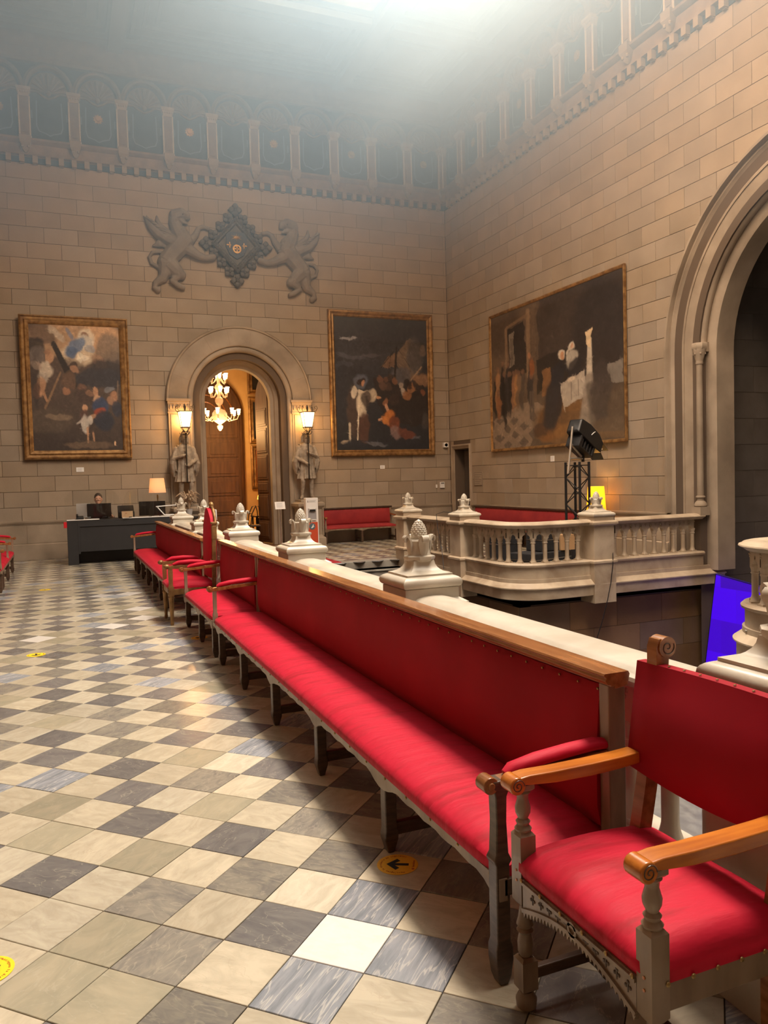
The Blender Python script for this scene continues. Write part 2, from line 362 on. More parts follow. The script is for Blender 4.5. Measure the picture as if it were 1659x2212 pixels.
carpet = mat('red_carpet', (.26, .008, .016), .95, col2=(.32, .012, .022), nscale=30, bump=.002, bscale=200)
s = MB(); pts = [(17.3, .012), (14.06, .012), (14.04, -.003)]
for k in range(9): pts += [(14.05-.36-k*.33+.32, -.17*(k+1)+.012+.0), (14.05-.36-k*.33-.012, -.17*(k+1)+.012)]
vs = []; fs = []
cx0, cx1 = 3.25, 4.85
for y, z in pts: vs += [(cx0, y, z+.002), (cx1, y, z+.002), (cx1, y, z-.012), (cx0, y, z-.012)]
for k in range(len(pts)-1):
    for a in range(4): b = (a+1) % 4; fs.append((k*4+a, k*4+b, k*4+4+b, k*4+4+a))
fs += [(3, 2, 1, 0), tuple(len(vs)-4+i for i in range(4))]; s.add(vs, fs)
tag(s.build('stair_runner', carpet), 'red carpet runner on the far landing going down the stairs', 'carpet')
# ================================================================= WALLS
CH = .338; Z0 = 1.155; BL = .695
def block_mesh(wd, ht, to3, dep=.011):
    c = .004; w2, h2 = wd/2, ht/2
    r = lambda a, b, d: [to3(-a, -b, d), to3(a, -b, d), to3(a, b, d), to3(-a, b, d)]
    mb = MB(); mb.ring_stack([r(w2, h2, 0), r(w2, h2, dep-c*.6), r(w2-c, h2-c, dep)]); return mb.mesh('stone_block', stone)
def blocks(parent, to3world, to3loc, u0, u1, phase, cut, kmax=22, kmin=-1, vis=None, pitch=BL):
    """ashlar blocks as parts; the 300 that show largest singly, the rest joined"""
    lst = []
    for k in range(kmin, kmax):
        za, zb = Z0+k*CH, Z0+(k+1)*CH
        off = phase+(pitch/2 if k % 2 else 0); n0 = math.floor((u0-off)/pitch)
        x = off+n0*pitch
        while x < u1:
            a, b = max(x, u0), min(x+pitch, u1)
            if b-a > .05: lst += cut(a, b, za, zb)
            x += pitch
    cen = lambda P: (sum(p[0] for p in P)/len(P), sum(p[1] for p in P)/len(P))
    lst.sort(key=lambda P: vis(*cen(P)) if vis else 0)
    cache = {}; rest = MB(); j = .0075
    for n, P in enumerate(lst):
        us, zs_ = [p[0] for p in P], [p[1] for p in P]
        if max(us)-min(us) < .05 or max(zs_)-min(zs_) < .04: continue
        u, z = (min(us)+max(us))/2, (min(zs_)+max(zs_))/2; W_, H_ = max(us)-min(us), max(zs_)-min(zs_)
        L_ = lambda c: [((p[0]-u)*(W_-j-2*c)/W_, (p[1]-z)*(H_-j-2*c)/H_) for p in P]
        if n < 296:
            key = tuple((round(a, 3), round(b, 3)) for a, b in L_(0))
            if key not in cache:
                mb = MB(); mb.ring_stack([[to3loc(a, b, 0) for a, b in L_(0)], [to3loc(a, b, .0086) for a, b in L_(0)], [to3loc(a, b, .011) for a, b in L_(.004)]]); cache[key] = mb.mesh('stone_block', stone)
            inst('stone_block', cache[key], parent, to3world(u, z, random.uniform(-.0015, .0015)))
        else:
            rest.ring_stack([[to3world(u+a, z+b, 0) for a, b in L_(0)], [to3world(u+a, z+b, .0086) for a, b in L_(0)], [to3world(u+a, z+b, .011) for a, b in L_(.004)]])
    if rest.v: rest.build('stone_block', stone, parent, kind='stuff')
def pxsize(P):
    d = RW[2] @ (np.array(P)-[0, 0, EYE]); px = 829.5+F_PX*(RW[0] @ (np.array(P)-[0, 0, EYE]))/max(d, .1)
    py = 1106+F_PX*(RW[1] @ (np.array(P)-[0, 0, EYE]))/max(d, .1)
    return d+(0 if (d > 0 and -60 < px < 1720 and -60 < py < 2260) else 100)
# --- back wall with the arched doorway
DX, DZ = 4.05, 3.55                                          # door arch centre
def arch_wall(mb, u0, u1, z0, z1, uc, R, zs, to3, d0, d1, n=32, zb=None):
    zb = z0 if zb is None else zb
    A = arc(uc, zs, R, PI, 0, n)
    for d in (d0, d1):
        vs = []; fs = []
        for i in range(n):
            a, b = A[i], A[i+1]; k = len(vs)
            vs += [to3(a[0], a[1], d), to3(b[0], b[1], d), to3(b[0], z1, d), to3(a[0], z1, d)]; fs.append((k, k+1, k+2, k+3))
        for p, q in ((u0, uc-R), (uc+R, u1)):
            k = len(vs); vs += [to3(p, z0, d), to3(q, z0, d), to3(q, z1, d), to3(p, z1, d)]; fs.append((k, k+1, k+2, k+3))
        mb.add(vs, fs)
    ring = [(uc-R, zb)]+A+[(uc+R, zb)]; vs = []; fs = []
    for i, (a, b) in enumerate(ring):
        vs += [to3(a, b, d0), to3(a, b, d1)]
        if i: k = 2*i; fs.append((k-2, k, k+1, k-1))
    mb.add(vs, fs)
bk = lambda u, v, d: (u, YB-d, v)
mb = MB(); arch_wall(mb, XL-.3, XR+.3, 0, CZ+.2, DX, .98, DZ, bk, 0, -.55)
wall_back = struct(mb.build('wall_back', mortar))
def circ_cut(uc, zs, Rc):
    def low(x, za):
        d = Rc*Rc-(x-uc)**2
        return za if d <= 1e-9 else max(za, zs+math.sqrt(d))
    def f(a, b, za, zb):
        if b <= uc-Rc or a >= uc+Rc or za >= zs+Rc: return [[(a, za), (b, za), (b, zb), (a, zb)]]
        xs = sorted(set([a, b]+[x for x in (uc-Rc, uc+Rc) if a < x < b]+[a+(b-a)*i/10 for i in range(1, 10)]))
        out = []; run = []
        for x in xs:
            l = low(x, za)
            if l < zb-.003: run.append((x, l))
            elif run: out.append(run); run = []
        if run: out.append(run)
        return [r+[(r[-1][0], zb), (r[0][0], zb)] for r in out if len(r) > 1]
    return f
blocks(wall_back, lambda u, z, d: (u, YB-d, z), lambda a, b, d: (a, -d, b), XL, XR-.008, .2, circ_cut(DX, DZ, 1.60), vis=lambda u, z: pxsize((u, YB, z)))
# dado, base mouldings
def run(name, pts, prof, m, parent=None, **kw):
    """horizontal moulding along a plan path; prof (out, z)"""
    mb = MB(); mb.sweep(pts, prof, lambda x, y, z: (x, y, z)); return mb.build(name, m, parent, smooth=35, **kw)
dado = [(0, .86), (.055, .86), (.06, .84), (.045, .80), (.03, .785), (.03, .775), (.014, .77), (.014, .36), (.05, .335), (.05, .0), (0, 0)]
def dado_run(name, pts):
    o = struct(run(name, pts, dado, mouldstone)); return o
dado_run('baseboard_back', [(2.75, YB), (XL, YB)]); dado_run('baseboard_back', [(XR, YB), (5.35, YB)])
dado_run('baseboard_right', [(XR, 10.6), (XR, 17.6)]); 
# dado stones between the mouldings
for (p, q) in ((XL, 2.7), (5.4, XR)):
    x = p
    while x < q-.1:
        e = min(x+.93, q); s = MB(); s.box(x+.003, e-.003, YB-.022, YB-.012, .365, .765); s.build('dado_panel', mouldstone, wall_back, bevel=.003); x = e
# --- right wall with the great arch and a doorway by the corner
AC, AZ, AR = 7.55, 3.5, 2.35                                 # great arch centre y, spring z, opening radius
rt = lambda u, v, d: (XR-d, u, v)
DY0, DY1, DZT = 17.72, 18.52, 2.28
mb = MB(); arch_wall(mb, YF, DY0, 0, CZ+.2, AC, AR, AZ, rt, 0, -.5, zb=-2.4)
for d in (0, -.5):
    mb.add([rt(DY0, DZT, d), rt(DY1, DZT, d), rt(DY1, CZ+.2, d), rt(DY0, CZ+.2, d)], [(0, 1, 2, 3)]); mb.add([rt(DY1, 0, d), rt(YB+.3, 0, d), rt(YB+.3, CZ+.2, d), rt(DY1, CZ+.2, d)], [(0, 1, 2, 3)])
mb.add([rt(DY0, 0, 0), rt(DY0, 0, -.5), rt(DY0, DZT, -.5), rt(DY0, DZT, 0), rt(DY1, DZT, 0), rt(DY1, DZT, -.5), rt(DY1, 0, -.5), rt(DY1, 0, 0)], [(0, 1, 2, 3), (3, 2, 5, 4), (4, 5, 6, 7)])
wall_right = struct(mb.build('wall_right', mortar))
ccut = circ_cut(AC, AZ, 2.93)
def rcut(a, b, za, zb):
    out = []
    for P in ccut(a, b, za, zb):
        if za < DZT+.02 and b > DY0-.06:
            if a < DY0-.06: q = min(b, DY0-.06); out.append([(a, za), (q, za), (q, zb), (a, zb)])
            if b > DY1+.06: p = max(a, DY1+.06); out.append([(p, za), (b, za), (b, zb), (p, zb)])
        else: out.append(P)
    return out
blocks(wall_right, lambda u, z, d: (XR-d, u, z), lambda a, b, d: (-d, a, b), 5.5, YB-.008, 10.18, rcut, vis=lambda u, z: pxsize((XR, u, z)), pitch=.687)
x = 10.65
while x < 17.5:
    e = min(x+.93, 17.6); s = MB(); s.box(XR-.022, XR-.012, x+.003, e-.003, .365, .765); s.build('dado_panel', mouldstone, wall_right, bevel=.003); x = e
# left and front walls (outside the view, close the room), interior passage behind the arch
s = MB(); s.box(XL-.3, XL, YF-.3, YB+.3, 0, CZ+.2); struct(s.build('wall_left', stone_dark))
s = MB(); s.box(XL-.3, XR+.3, YF-.3, YF, 0, CZ+.2); struct(s.build('wall_front', stone_dark))
PXD = 12.4
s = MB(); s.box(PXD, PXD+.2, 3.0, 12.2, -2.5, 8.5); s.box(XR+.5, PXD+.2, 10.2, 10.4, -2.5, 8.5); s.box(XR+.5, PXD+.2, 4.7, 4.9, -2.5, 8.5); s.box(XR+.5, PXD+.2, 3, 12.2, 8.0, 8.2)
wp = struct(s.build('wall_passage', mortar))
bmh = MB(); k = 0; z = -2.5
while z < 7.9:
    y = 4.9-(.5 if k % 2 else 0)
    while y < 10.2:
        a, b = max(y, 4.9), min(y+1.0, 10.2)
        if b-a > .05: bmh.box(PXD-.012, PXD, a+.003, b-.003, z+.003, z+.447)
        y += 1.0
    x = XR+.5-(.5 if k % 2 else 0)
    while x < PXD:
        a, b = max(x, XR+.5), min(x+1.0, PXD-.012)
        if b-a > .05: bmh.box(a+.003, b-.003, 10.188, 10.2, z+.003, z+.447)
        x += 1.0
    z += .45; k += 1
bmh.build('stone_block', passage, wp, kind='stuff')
# well walls below the balustrades
ww = MB(); ww.box(6.3, 6.5, 10.1, 14.1, -2.5, -.02); ww.box(6.3, XR+.6, 10.1, 10.3, -2.5, -.02); ww.box(6.3, 6.5, 1.0, 5.8, -2.5, -.02); ww.box(6.3, XR+.6, 5.6, 5.8, -2.5, -.02)
ww.box(2.05, 2.12, -.5, 14.3, -2.5, -.05)
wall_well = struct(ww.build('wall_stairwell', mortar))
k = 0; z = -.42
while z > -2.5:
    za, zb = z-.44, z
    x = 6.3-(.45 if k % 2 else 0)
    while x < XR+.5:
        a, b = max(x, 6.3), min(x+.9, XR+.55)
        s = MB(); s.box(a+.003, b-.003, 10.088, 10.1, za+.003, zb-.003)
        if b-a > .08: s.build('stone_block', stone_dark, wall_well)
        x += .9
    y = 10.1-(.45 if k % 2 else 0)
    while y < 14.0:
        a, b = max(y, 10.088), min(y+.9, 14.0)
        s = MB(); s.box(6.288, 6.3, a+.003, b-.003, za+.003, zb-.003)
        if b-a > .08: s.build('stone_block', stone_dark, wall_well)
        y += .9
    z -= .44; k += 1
# ================================================================= GREAT ARCH MOULDINGS (right wall)
def arch_path(uc, zs, R, zb, n=40): return [(uc+R, zb)]+[(uc+R, zs-.001)]+arc(uc, zs, R, 0, PI, n)+[(uc-R, zs-.001), (uc-R, zb)]
def arch_mould(name, uc, zs, R, zb, prof, to3, m, parent=None, n=40, **kw):
    mb = MB(); mb.sweep(arch_path(uc, zs, R, zb, n), [(-a, d) for a, d in prof], to3); return mb.build(name, m, parent, smooth=38, **kw)
ga = thing('great_arch', 'big moulded stone archway with slender jamb column in the right wall', 'archway', (XR, AC, 0)); 
gl = lambda u, v, d: (-d, u-AC, v)
arch_mould('hood_mould', AC, AZ, 2.98, .86, [(.10, -.02), (.10, .06), (.06, .11), (.02, .11), (0, .05), (0, -.02)], gl, mouldstone, ga)
arch_mould('outer_order', AC, AZ, 2.70, .0, [(.29, -.03), (.29, .035), (.24, .045), (.20, .0), (.10, -.045), (.03, .0), (0, .03), (-.04, .03), (-.04, -.05)], gl, mouldstone, ga)
arch_mould('middle_order', AC, AZ, 2.47, 0, [(.24, -.12), (.24, .02), (.02, .0), (0, -.02), (0, -.12)], gl, mouldstone, ga)
arch_mould('roll_mould', AC, AZ, 2.36, 3.65, [(.07*math.cos(a)+.02, -.10+.075*math.sin(a)) for a in np.linspace(0, 2*PI, 12, endpoint=False)], gl, mouldstone, ga)
arch_mould('inner_order', AC, AZ, 2.16, -.06, [(.24, -.35), (.24, -.16), (.19, -.14), (.05, -.15), (0, -.18), (0, -.55), (.24, -.55)], gl, mouldstone, ga)
for sgn in (1, -1):
    col = MB(); yc = sgn*2.36; xo = .105-.09
    col.lathe([(.055, 1.16), (.05, 3.32)], (xo, yc, 0), 16); o = col.build('jamb_shaft', mouldstone, ga, smooth=40)
    c2 = MB(); c2.lathe([(.058, 0), (.062, .02), (.058, .04), (.06, .06), (.085, .14), (.105, .20), (.11, .24)], (xo, yc, 3.30), 12)
    c2.lathe([(.115, 0), (.125, .03), (.125, .08), (.115, .10)], (xo, yc, 3.54), 8, ph=PI/8)
    for a in range(6):
        t = PI/3*a; c2.ball((xo+.085*math.cos(t), yc+.085*math.sin(t), 3.47), .022, 6, 4)
    c2.build('capital', mouldstone, ga, smooth=40)
    b = MB(); b.lathe([(.062, .30), (.075, .285), (.075, .27), (.06, .26), (.058, .22), (.085, .19), (.1, .16), (.1, .135), (.08, .12)], (xo, yc, .86), 16); b.lathe([(.1, 0), (.1, .14)], (xo, yc, .84), 4, sq=True)
    b.build('column_base', mouldstone, ga, smooth=40)
# ================================================================= DOORWAY on the back wall
dw = thing('arched_doorway', 'round-arched stone door surround between the two lamp-bearing statues', 'doorway', (DX, YB, 0))
dl = lambda u, v, d: (u-DX, -d, v)
arch_mould('hood_mould', DX, DZ, 1.70, 3.50, [(.06, 0), (.06, .08), (.035, .115), (0, .11), (0, 0)], dl, mouldstone, dw)
arch_mould('archivolt', DX, DZ, 1.27, 3.53, [(.43, 0), (.43, .085), (.40, .10), (.02, .10), (0, .08), (0, 0)], dl, mouldstone, dw)
arch_mould('roll_mould', DX, DZ, 1.20, .0, [(.07*math.cos(a), .03+.065*math.sin(a)) for a in np.linspace(0, 2*PI, 12, endpoint=False)], dl, mouldstone, dw)
arch_mould('reveal', DX, DZ, .80, 0, [(.39, .05), (.36, -.05), (.30, -.13), (.25, -.14), (.21, -.20), (.10, -.26), (.08, -.31), (0, -.33), (0, -.54), (.2, -.54), (.4, -.1)], dl, mouldstone, dw)
for i in range(1, 9):                                        # voussoir joints of the archivolt
    a = PI*i/9; s = MB(); c, sn = math.cos(a), math.sin(a)
    s.prism([(1.30*c-.002*sn+DX, 1.30*sn+.002*c+DZ), (1.66*c-.002*sn+DX, 1.66*sn+.002*c+DZ), (1.66*c+.002*sn+DX, 1.66*sn-.002*c+DZ), (1.30*c+.002*sn+DX, 1.30*sn-.002*c+DZ)], dl, .095, .1012)
    s.build('voussoir_joint', friezem, dw)
for sg in (-1, 1):
    s = MB(); a, b = sorted((sg*1.24, sg*1.72)); s.box(a, b, -.10, 0, .8, 3.28); s.box(a+.05, b-.05, -.115, 0, .95, 3.2); s.build('pilaster', mouldstone, dw, bevel=.012)
    s = MB(); s.box(a-.03, b+.03, -.15, 0, 3.50, 3.56); s.box(a-.01, b+.01, -.13, 0, 3.44, 3.50); s.box(a+.0, b, -.115, 0, 3.26, 3.44)
    for q in range(6): s.ball((a+.05+q*.076, -.12, 3.36), (.03, .025, .055), 6, 5)
    s.box(a-.01, b+.01, -.125, 0, 3.22, 3.26); s.build('pilaster_capital', mouldstone, dw, bevel=.008)
# door leaves
def door_leaf(label, loc, rz, wd, top, arch=True):
    t = thing('door_leaf', label, 'door', loc, rz)
    s = MB()
    P = [(0, .02), (wd, .02), (wd, DZ)]+[(wd-wd*(1-math.cos(a)), DZ+.80*math.sin(a)) for a in np.linspace(.05, PI/2, 14)] if arch else [(0, .02), (wd, .02), (wd, top), (0, top)]
    s.prism(P, lambda u, v, d: (u, d, v), -.03, .03); s.build('leaf', wood_door, t, bevel=.006)
    z = .12
    for hh in (.45, .62, .28, .62, .62, .45):
        s = MB()
        for sgn in (-1, 1):
            y0, y1 = sorted((sgn*.03, sgn*.046))
            s.box(.07, wd-.07, y0, y1, z, z+hh); y0, y1 = sorted((sgn*.03, sgn*.055)); s.box(.11, wd-.11, y0, y1, z+.05, z+hh-.05)
        s.build('raised_panel', wood_door, t, bevel=.008); z += hh+.055
    s = MB(); s.tube([(wd-.05, -.03, 1.15), (wd-.05, -.08, 1.12), (wd-.05, -.08, .98), (wd-.05, -.03, .95)], .011, 6); s.build('pull_handle', brass, t, smooth=40, label='brass pull handle')
    return t
door_leaf('tall dark brown panelled door leaf swung open on the left of the arched doorway', (3.24, YB+.58, 0), math.radians(89), 1.02, 4)
door_leaf('narrow dark door leaf standing open edge-on at the right jamb of the arched doorway', (4.86, YB+.58, 0), math.radians(99), .78, 4)
# ================================================================= CORNICE AND ARCADED FRIEZE
def frieze(name, W, Lw, us, u0, u1, bays):
    """W(u, v, d) -> world; us: column positions; u0..u1 extent"""
    mb = MB()
    prof = [(0, 8.72), (.02, 8.72), (.02, 8.73), (.09, 8.745), (.09, 8.78), (.07, 8.79), (.07, 8.98), (.10, 8.99), (.16, 9.04), (.17, 9.08), (.0, 9.09)]
    mb.ring_stack([[W(u, v, d) for d, v in prof] for u in (u0, u1)]); 
    root = struct(mb.build(name, friezem, smooth=30))
    # upper wall band between the niches and the ceiling
    mb = MB(); mb.ring_stack([[W(u, v, d) for d, v in [(0, 10.72), (.12, 10.72), (.12, 10.78), (.16, 10.82), (.16, 10.98), (.22, 11.02), (.30, 11.12), (.34, 11.2), (.34, CZ), (0, CZ)]] for u in (u0, u1)])
    mb.build('upper_cornice', friezem, root, smooth=30)
    d0 = MB(); A = lambda a, b, c, d, e, f: d0.add([W(a, c, e), W(b, c, e), W(b, d, e), W(a, d, e), W(a, c, f), W(b, c, f), W(b, d, f), W(a, d, f)], [(0,3,2,1),(4,5,6,7),(0,1,5,4),(1,2,6,5),(2,3,7,6),(3,0,4,7)])
    def at(fn, mats, nm, us_, smooth=None, **kw):
        me = None
        for u in us_:
            if me is None: q = MB(); fn(q); me = q.mesh(nm, mats, smooth)
            o = inst(nm, me, root, W(u, 0, 0), **kw)
        return me
    ax = np.array(W(1, 0, 0))-np.array(W(0, 0, 0)); nd = np.array(W(0, 0, 1))-np.array(W(0, 0, 0))
    P = lambda u, v, d: tuple(ax*u+nd*d+np.array([0, 0, v]))
    def bx(q, a, b, c, d, e, f, mi=0):
        q.add([P(a, c, e), P(b, c, e), P(b, d, e), P(a, d, e), P(a, c, f), P(b, c, f), P(b, d, f), P(a, d, f)], [(0,3,2,1),(4,5,6,7),(0,1,5,4),(1,2,6,5),(2,3,7,6),(3,0,4,7)], mi)
    def rod(q, u, d, prof, n=10): q.ring_stack([[P(u+r*math.cos(2*PI*i/n), z, d+r*math.sin(2*PI*i/n)) for i in range(n)] for r, z in prof])
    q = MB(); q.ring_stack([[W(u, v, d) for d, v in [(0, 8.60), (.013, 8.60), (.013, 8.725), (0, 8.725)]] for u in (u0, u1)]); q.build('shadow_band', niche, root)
    n = int((u1-u0)/.262)
    def dent(q): bx(q, -.052, .052, 8.585, 8.735, 0, .11); bx(q, -.04, .04, 8.565, 8.585, 0, .06)
    at(dent, mouldstone, 'dentil', [u0+.13+.262*i for i in range(n)])
    def pier(q): bx(q, -.085, .085, 9.08, 9.95, 0, .13); bx(q, -.05, .05, 9.2, 9.85, .13, .145)
    at(pier, friezem, 'pier', us)
    def shafts(q):
        for s in (-1, 1): rod(q, s*.105, .13, [(.026, 9.08), (.026, 9.12), (.018, 9.14), (.018, 9.93), (.024, 9.96)], 8)
    at(shafts, marble, 'white_colonnette', us, 40)
    def cap(q):
        q.ring_stack([[P(a*k, z, .07+b*k) for a, b in ((-.13, -.07), (.13, -.07), (.13, .12), (-.13, .12))] for k, z in ((.75, 9.95), (.8, 10.0), (1.0, 10.07), (1.1, 10.08), (1.1, 10.14), (1.0, 10.15))])
        for a in range(5): q.ball(P(-.1+a*.05, 10.03, .18), .025, 6, 4)
    at(cap, marble_old, 'column_capital', us, 30)
    def corb(q):
        q.ring_stack([[P(a*k, z, .07+b*k) for a, b in ((-.11, -.05), (.11, -.05), (.11, .14), (-.11, .14))] for k, z in ((.2, 8.79), (.55, 8.84), (.7, 8.90), (1.0, 8.97), (1.0, 9.08), (1.05, 9.11), (1.0, 9.12))])
        for s in (-1, 1): q.ball(P(s*.06, 8.9, .16), .04, 6, 4)
    at(corb, mouldstone, 'corbel', us, 30)
    mids = [(us[i]+us[i+1])/2 for i in range(len(us)-1)]; hw = abs(us[1]-us[0])/2-.10
    def pan(q): bx(q, -hw, hw, 9.09, 10.12, -.002, .02)
    at(pan, niche, 'niche_panel', mids)
    pale = mat('pale_blue_paint', (.16, .22, .28), .6)
    def outl(q):
        path = [(-hw*.62, 9.95), (-hw*.66, 9.42), (-hw*.55, 9.30), (-hw*.2, 9.26), (0, 9.22), (hw*.2, 9.26), (hw*.55, 9.30), (hw*.66, 9.42), (hw*.62, 9.95)]
        q.sweep(path, [(-.012, .02), (-.012, .032), (.012, .032), (.012, .02)], P)
        for s in (-1, 1): bx(q, s*hw*.88-.012, s*hw*.88+.012, 9.55, 9.72, .02, .04)
    at(outl, pale, 'shield_outline', mids)
    def sun(q):
        q.ring_stack([[P(r*math.cos(2*PI*i/20)*(1 if i % 2 else .72), 9.72+r*math.sin(2*PI*i/20)*(1 if i % 2 else .72), d) for i in range(20)] for r, d in ((.11, .02), (.11, .035))])
        q.ring_stack([[P(r*math.cos(2*PI*i/14), 9.72+r*math.sin(2*PI*i/14), d) for i in range(14)] for r, d in ((.05, .035), (.045, .05))])
    at(sun, gold, 'sunburst', mids[::2])
    def arch(q):
        path = [(-hw-.03, 10.14)]+[(-(hw+.03)*math.cos(a), 10.14+(hw+.03)*math.sin(a)*1.12) for a in np.linspace(.05, PI-.05, 16)]+[(hw+.03, 10.14)]
        q.sweep(path, [(-.0, .0), (-.0, .15), (.03, .18), (.06, .15), (.09, .13), (.09, 0)], P)
    at(arch, friezem, 'arch_rib', mids, 40)
    def shell(q):
        A = [(-(hw)*math.cos(a), 10.13+(hw)*math.sin(a)*1.12) for a in np.linspace(0, PI, 14)]
        q.prism(A, P, .0, .02)
        for k in range(9):
            a = PI*(k+.5)/9; q.tube([P(.07*math.cos(a), 10.10+.07*math.sin(a), .09), P(.6*hw*math.cos(a), 10.13+.62*hw*math.sin(a), .08), P(hw*.9*math.cos(a), 10.13+hw*.97*math.sin(a), .05)], [.014, .03, .045], 6)
        q.ball(P(0, 10.1, .09), .06, 8, 5)
        q.sweep([(-hw, 10.10), (-hw*.6, 10.11), (-hw*.3, 10.03), (0, 9.98), (hw*.3, 10.03), (hw*.6, 10.11), (hw, 10.10)], [(0, .02), (0, .07), (.03, .07), (.03, .02)], P)
    at(shell, friezem, 'scallop_shell', mids, 50)
    # spandrel wall above the arches
    q = MB(); q.ring_stack([[W(u, v, d) for d, v in [(0, 10.12), (.01, 10.12), (.01, 10.74), (0, 10.74)]] for u in (u0, u1)]); q.build('spandrel', niche, root)
    for u in us:
        pass
    return root
uB = [9.56-1.0*i*.9985 for i in range(12)][::-1]
frieze('trim_1', lambda u, v, d: (u, YB-d, v), None, uB, XL, XR-.02, 0)
uR = [18.7-1.043*i for i in range(13)][::-1]
frieze('trim_2', lambda u, v, d: (XR-d, u, v), None, uR, 6.0, YB-.02, 0)
# ================================================================= CEILING AND SKYLIGHT
sx0, sx1, sy0, sy1 = SKY
cb = MB()
for a in ((XL-.3, sx0, YF-.3, YB+.3), (sx1, XR+.3, YF-.3, YB+.3), (sx0, sx1, YF-.3, sy0), (sx0, sx1, sy1, YB+.3)): cb.box(a[0], a[1], a[2], a[3], CZ, CZ+.2)
ceiling = struct(cb.build('ceiling', ceilm))
def beam(x0, x1, y0, y1, dz=.28):
    s = MB(); s.box(x0, x1, y0, y1, CZ-dz, CZ); s.box(x0-.05, x1+.05, y0-.05, y1+.05, CZ-dz*.55, CZ); s.build('ceiling_beam', ceilm, ceiling, bevel=.012)
beam(1.30, 1.62, -3, YB-.35); beam(6.5, 6.82, -3, YB-.35); beam(1.7, 6.4, 15.55, 15.85); beam(XL, 1.2, 15.55, 15.85); beam(6.9, XR-.3, 15.55, 15.85)
beam(XL, XR-.3, 18.1, 18.35, .2); beam(XR-.75, XR-.5, 0, 18, .2)
for (a, b, c, d) in ((1.75, 6.35, 16.05, 17.95), (-1.5, 1.15, 16.05, 17.95), (-1.5, 1.15, 9.5, 15.4), (6.95, 8.75, 9.5, 15.4), (6.95, 8.75, 16.05, 17.95), (6.95, 8.75, 3, 9.3)):
    for k, ins in enumerate((0, .22, .48)):
        s = MB(); s.sweep([(a+ins, c+ins), (b-ins, c+ins), (b-ins, d-ins), (a+ins, d-ins)], [(0, CZ), (0, CZ-.08+.02*k), (.07, CZ-.08+.02*k), (.09, CZ)], XYZ, closed=True); s.build('coffer_moulding', ceilm, ceiling)
skyf = thing('skylight', 'large bright ceiling skylight with glowing milky glass panes', 'skylight', (4.05, 7.5, CZ))
skyg = mat('skylight_glass', (.8, .8, .78), .5, emit=(1, .93, .80), estr=2.2)
s = MB(); s.sweep([(sx0, sy0), (sx1, sy0), (sx1, sy1), (sx0, sy1)], [(.0, -.10), (.0, .1), (.12, .1), (.12, -.02), (.06, -.06)], lambda x, y, z: (x-4.05, y-7.5, z), closed=True); s.build('skylight_frame', marble_old, skyf)
ny = 8
for i in range(3):
    for j in range(ny):
        a0 = sx0+(sx1-sx0)*i/3; a1 = sx0+(sx1-sx0)*(i+1)/3; b0 = sy0+(sy1-sy0)*j/ny; b1 = sy0+(sy1-sy0)*(j+1)/ny
        s = MB(); s.box(a0+.03-4.05, a1-.03-4.05, b0+.03-7.5, b1-.03-7.5, .02, .035); s.build('glass_pane', skyg, skyf)
s = MB()
for i in (1, 2): x = sx0+(sx1-sx0)*i/3-4.05; s.box(x-.03, x+.03, sy0-7.5, sy1-7.5, -.02, .06)
for j in range(1, ny): y = sy0+(sy1-sy0)*j/ny-7.5; s.box(sx0-4.05, sx1-4.05, y-.03, y+.03, -.02, .06)
s.build('glazing_bars', white, skyf)
# ================================================================= MARBLE NEWELS WITH PINECONE FINIALS
def finial_meshes():
    cup = MB(); cup.lathe([(.072, 1.125), (.066, 1.14), (.062, 1.17), (.066, 1.215), (.058, 1.225)], n=16)
    cone = MB(); cone.lathe([(.03, 1.20), (.044, 1.22), (.0475, 1.245), (.044, 1.278), (.032, 1.310), (.015, 1.335), (.003, 1.343)], n=16)
    def rad(z):
        pts = [(1.22, .044), (1.245, .0475), (1.278, .044), (1.310, .032), (1.335, .015)]
        for (a, ra), (b, rb) in zip(pts, pts[1:]):
            if a <= z <= b: return ra+(rb-ra)*(z-a)/(b-a)
        return .05
    for k in range(10):
        z = 1.222+k*.0118; r = rad(z); n = 12 if k < 7 else 8; sz = .0115*min(1, r/.042+.15)
        for i in range(n):
            a = 2*PI*(i+(k % 2)/2)/n; c, s = math.cos(a), math.sin(a); t = (-s, c)
            P = lambda du, dz, o: ((r+o)*c+t[0]*du, (r+o)*s+t[1]*du, z+dz)
            cone.add([P(-sz, 0, -.001), P(0, -sz, -.001), P(sz, 0, -.001), P(0, sz, -.003), P(0, .001, .0048)], [(0, 1, 4), (1, 2, 4), (2, 3, 4), (3, 0, 4), (3, 2, 1, 0)])
    leaf = MB(); path = [(.056, 1.128), (.062, 1.16), (.064, 1.195), (.067, 1.222), (.076, 1.240), (.087, 1.245), (.096, 1.237), (.099, 1.223), (.094, 1.213), (.087, 1.216)]
    wd = [.018, .028, .034, .032, .026, .022, .021, .020, .018, .012]; rings = []
    for i, ((r, z), q) in enumerate(zip(path, wd)):
        a = path[max(i-1, 0)]; b = path[min(i+1, len(path)-1)]; dx, dz = b[0]-a[0], b[1]-a[1]; l = math.hypot(dx, dz); nx, nz = dz/l, -dx/l; th = .006
        rings.append([(r+nx*(th*(1 if k in (0, 3) else 1.9))*(1), y, z+nz*(th*(1 if k in (0, 3) else 1.9))) for k, y in enumerate((-q, -q*.4, q*.4, q))]+[(r-nx*th, y, z-nz*th) for y in (q, q*.3, -q*.3, -q)])
    leaf.ring_stack(rings)
    return cup.mesh('calyx', marble, 40), cone.mesh('pinecone', marble, 20), leaf.mesh('curled_leaf', marble, 60)
CUP, CONE, LEAF = finial_meshes()
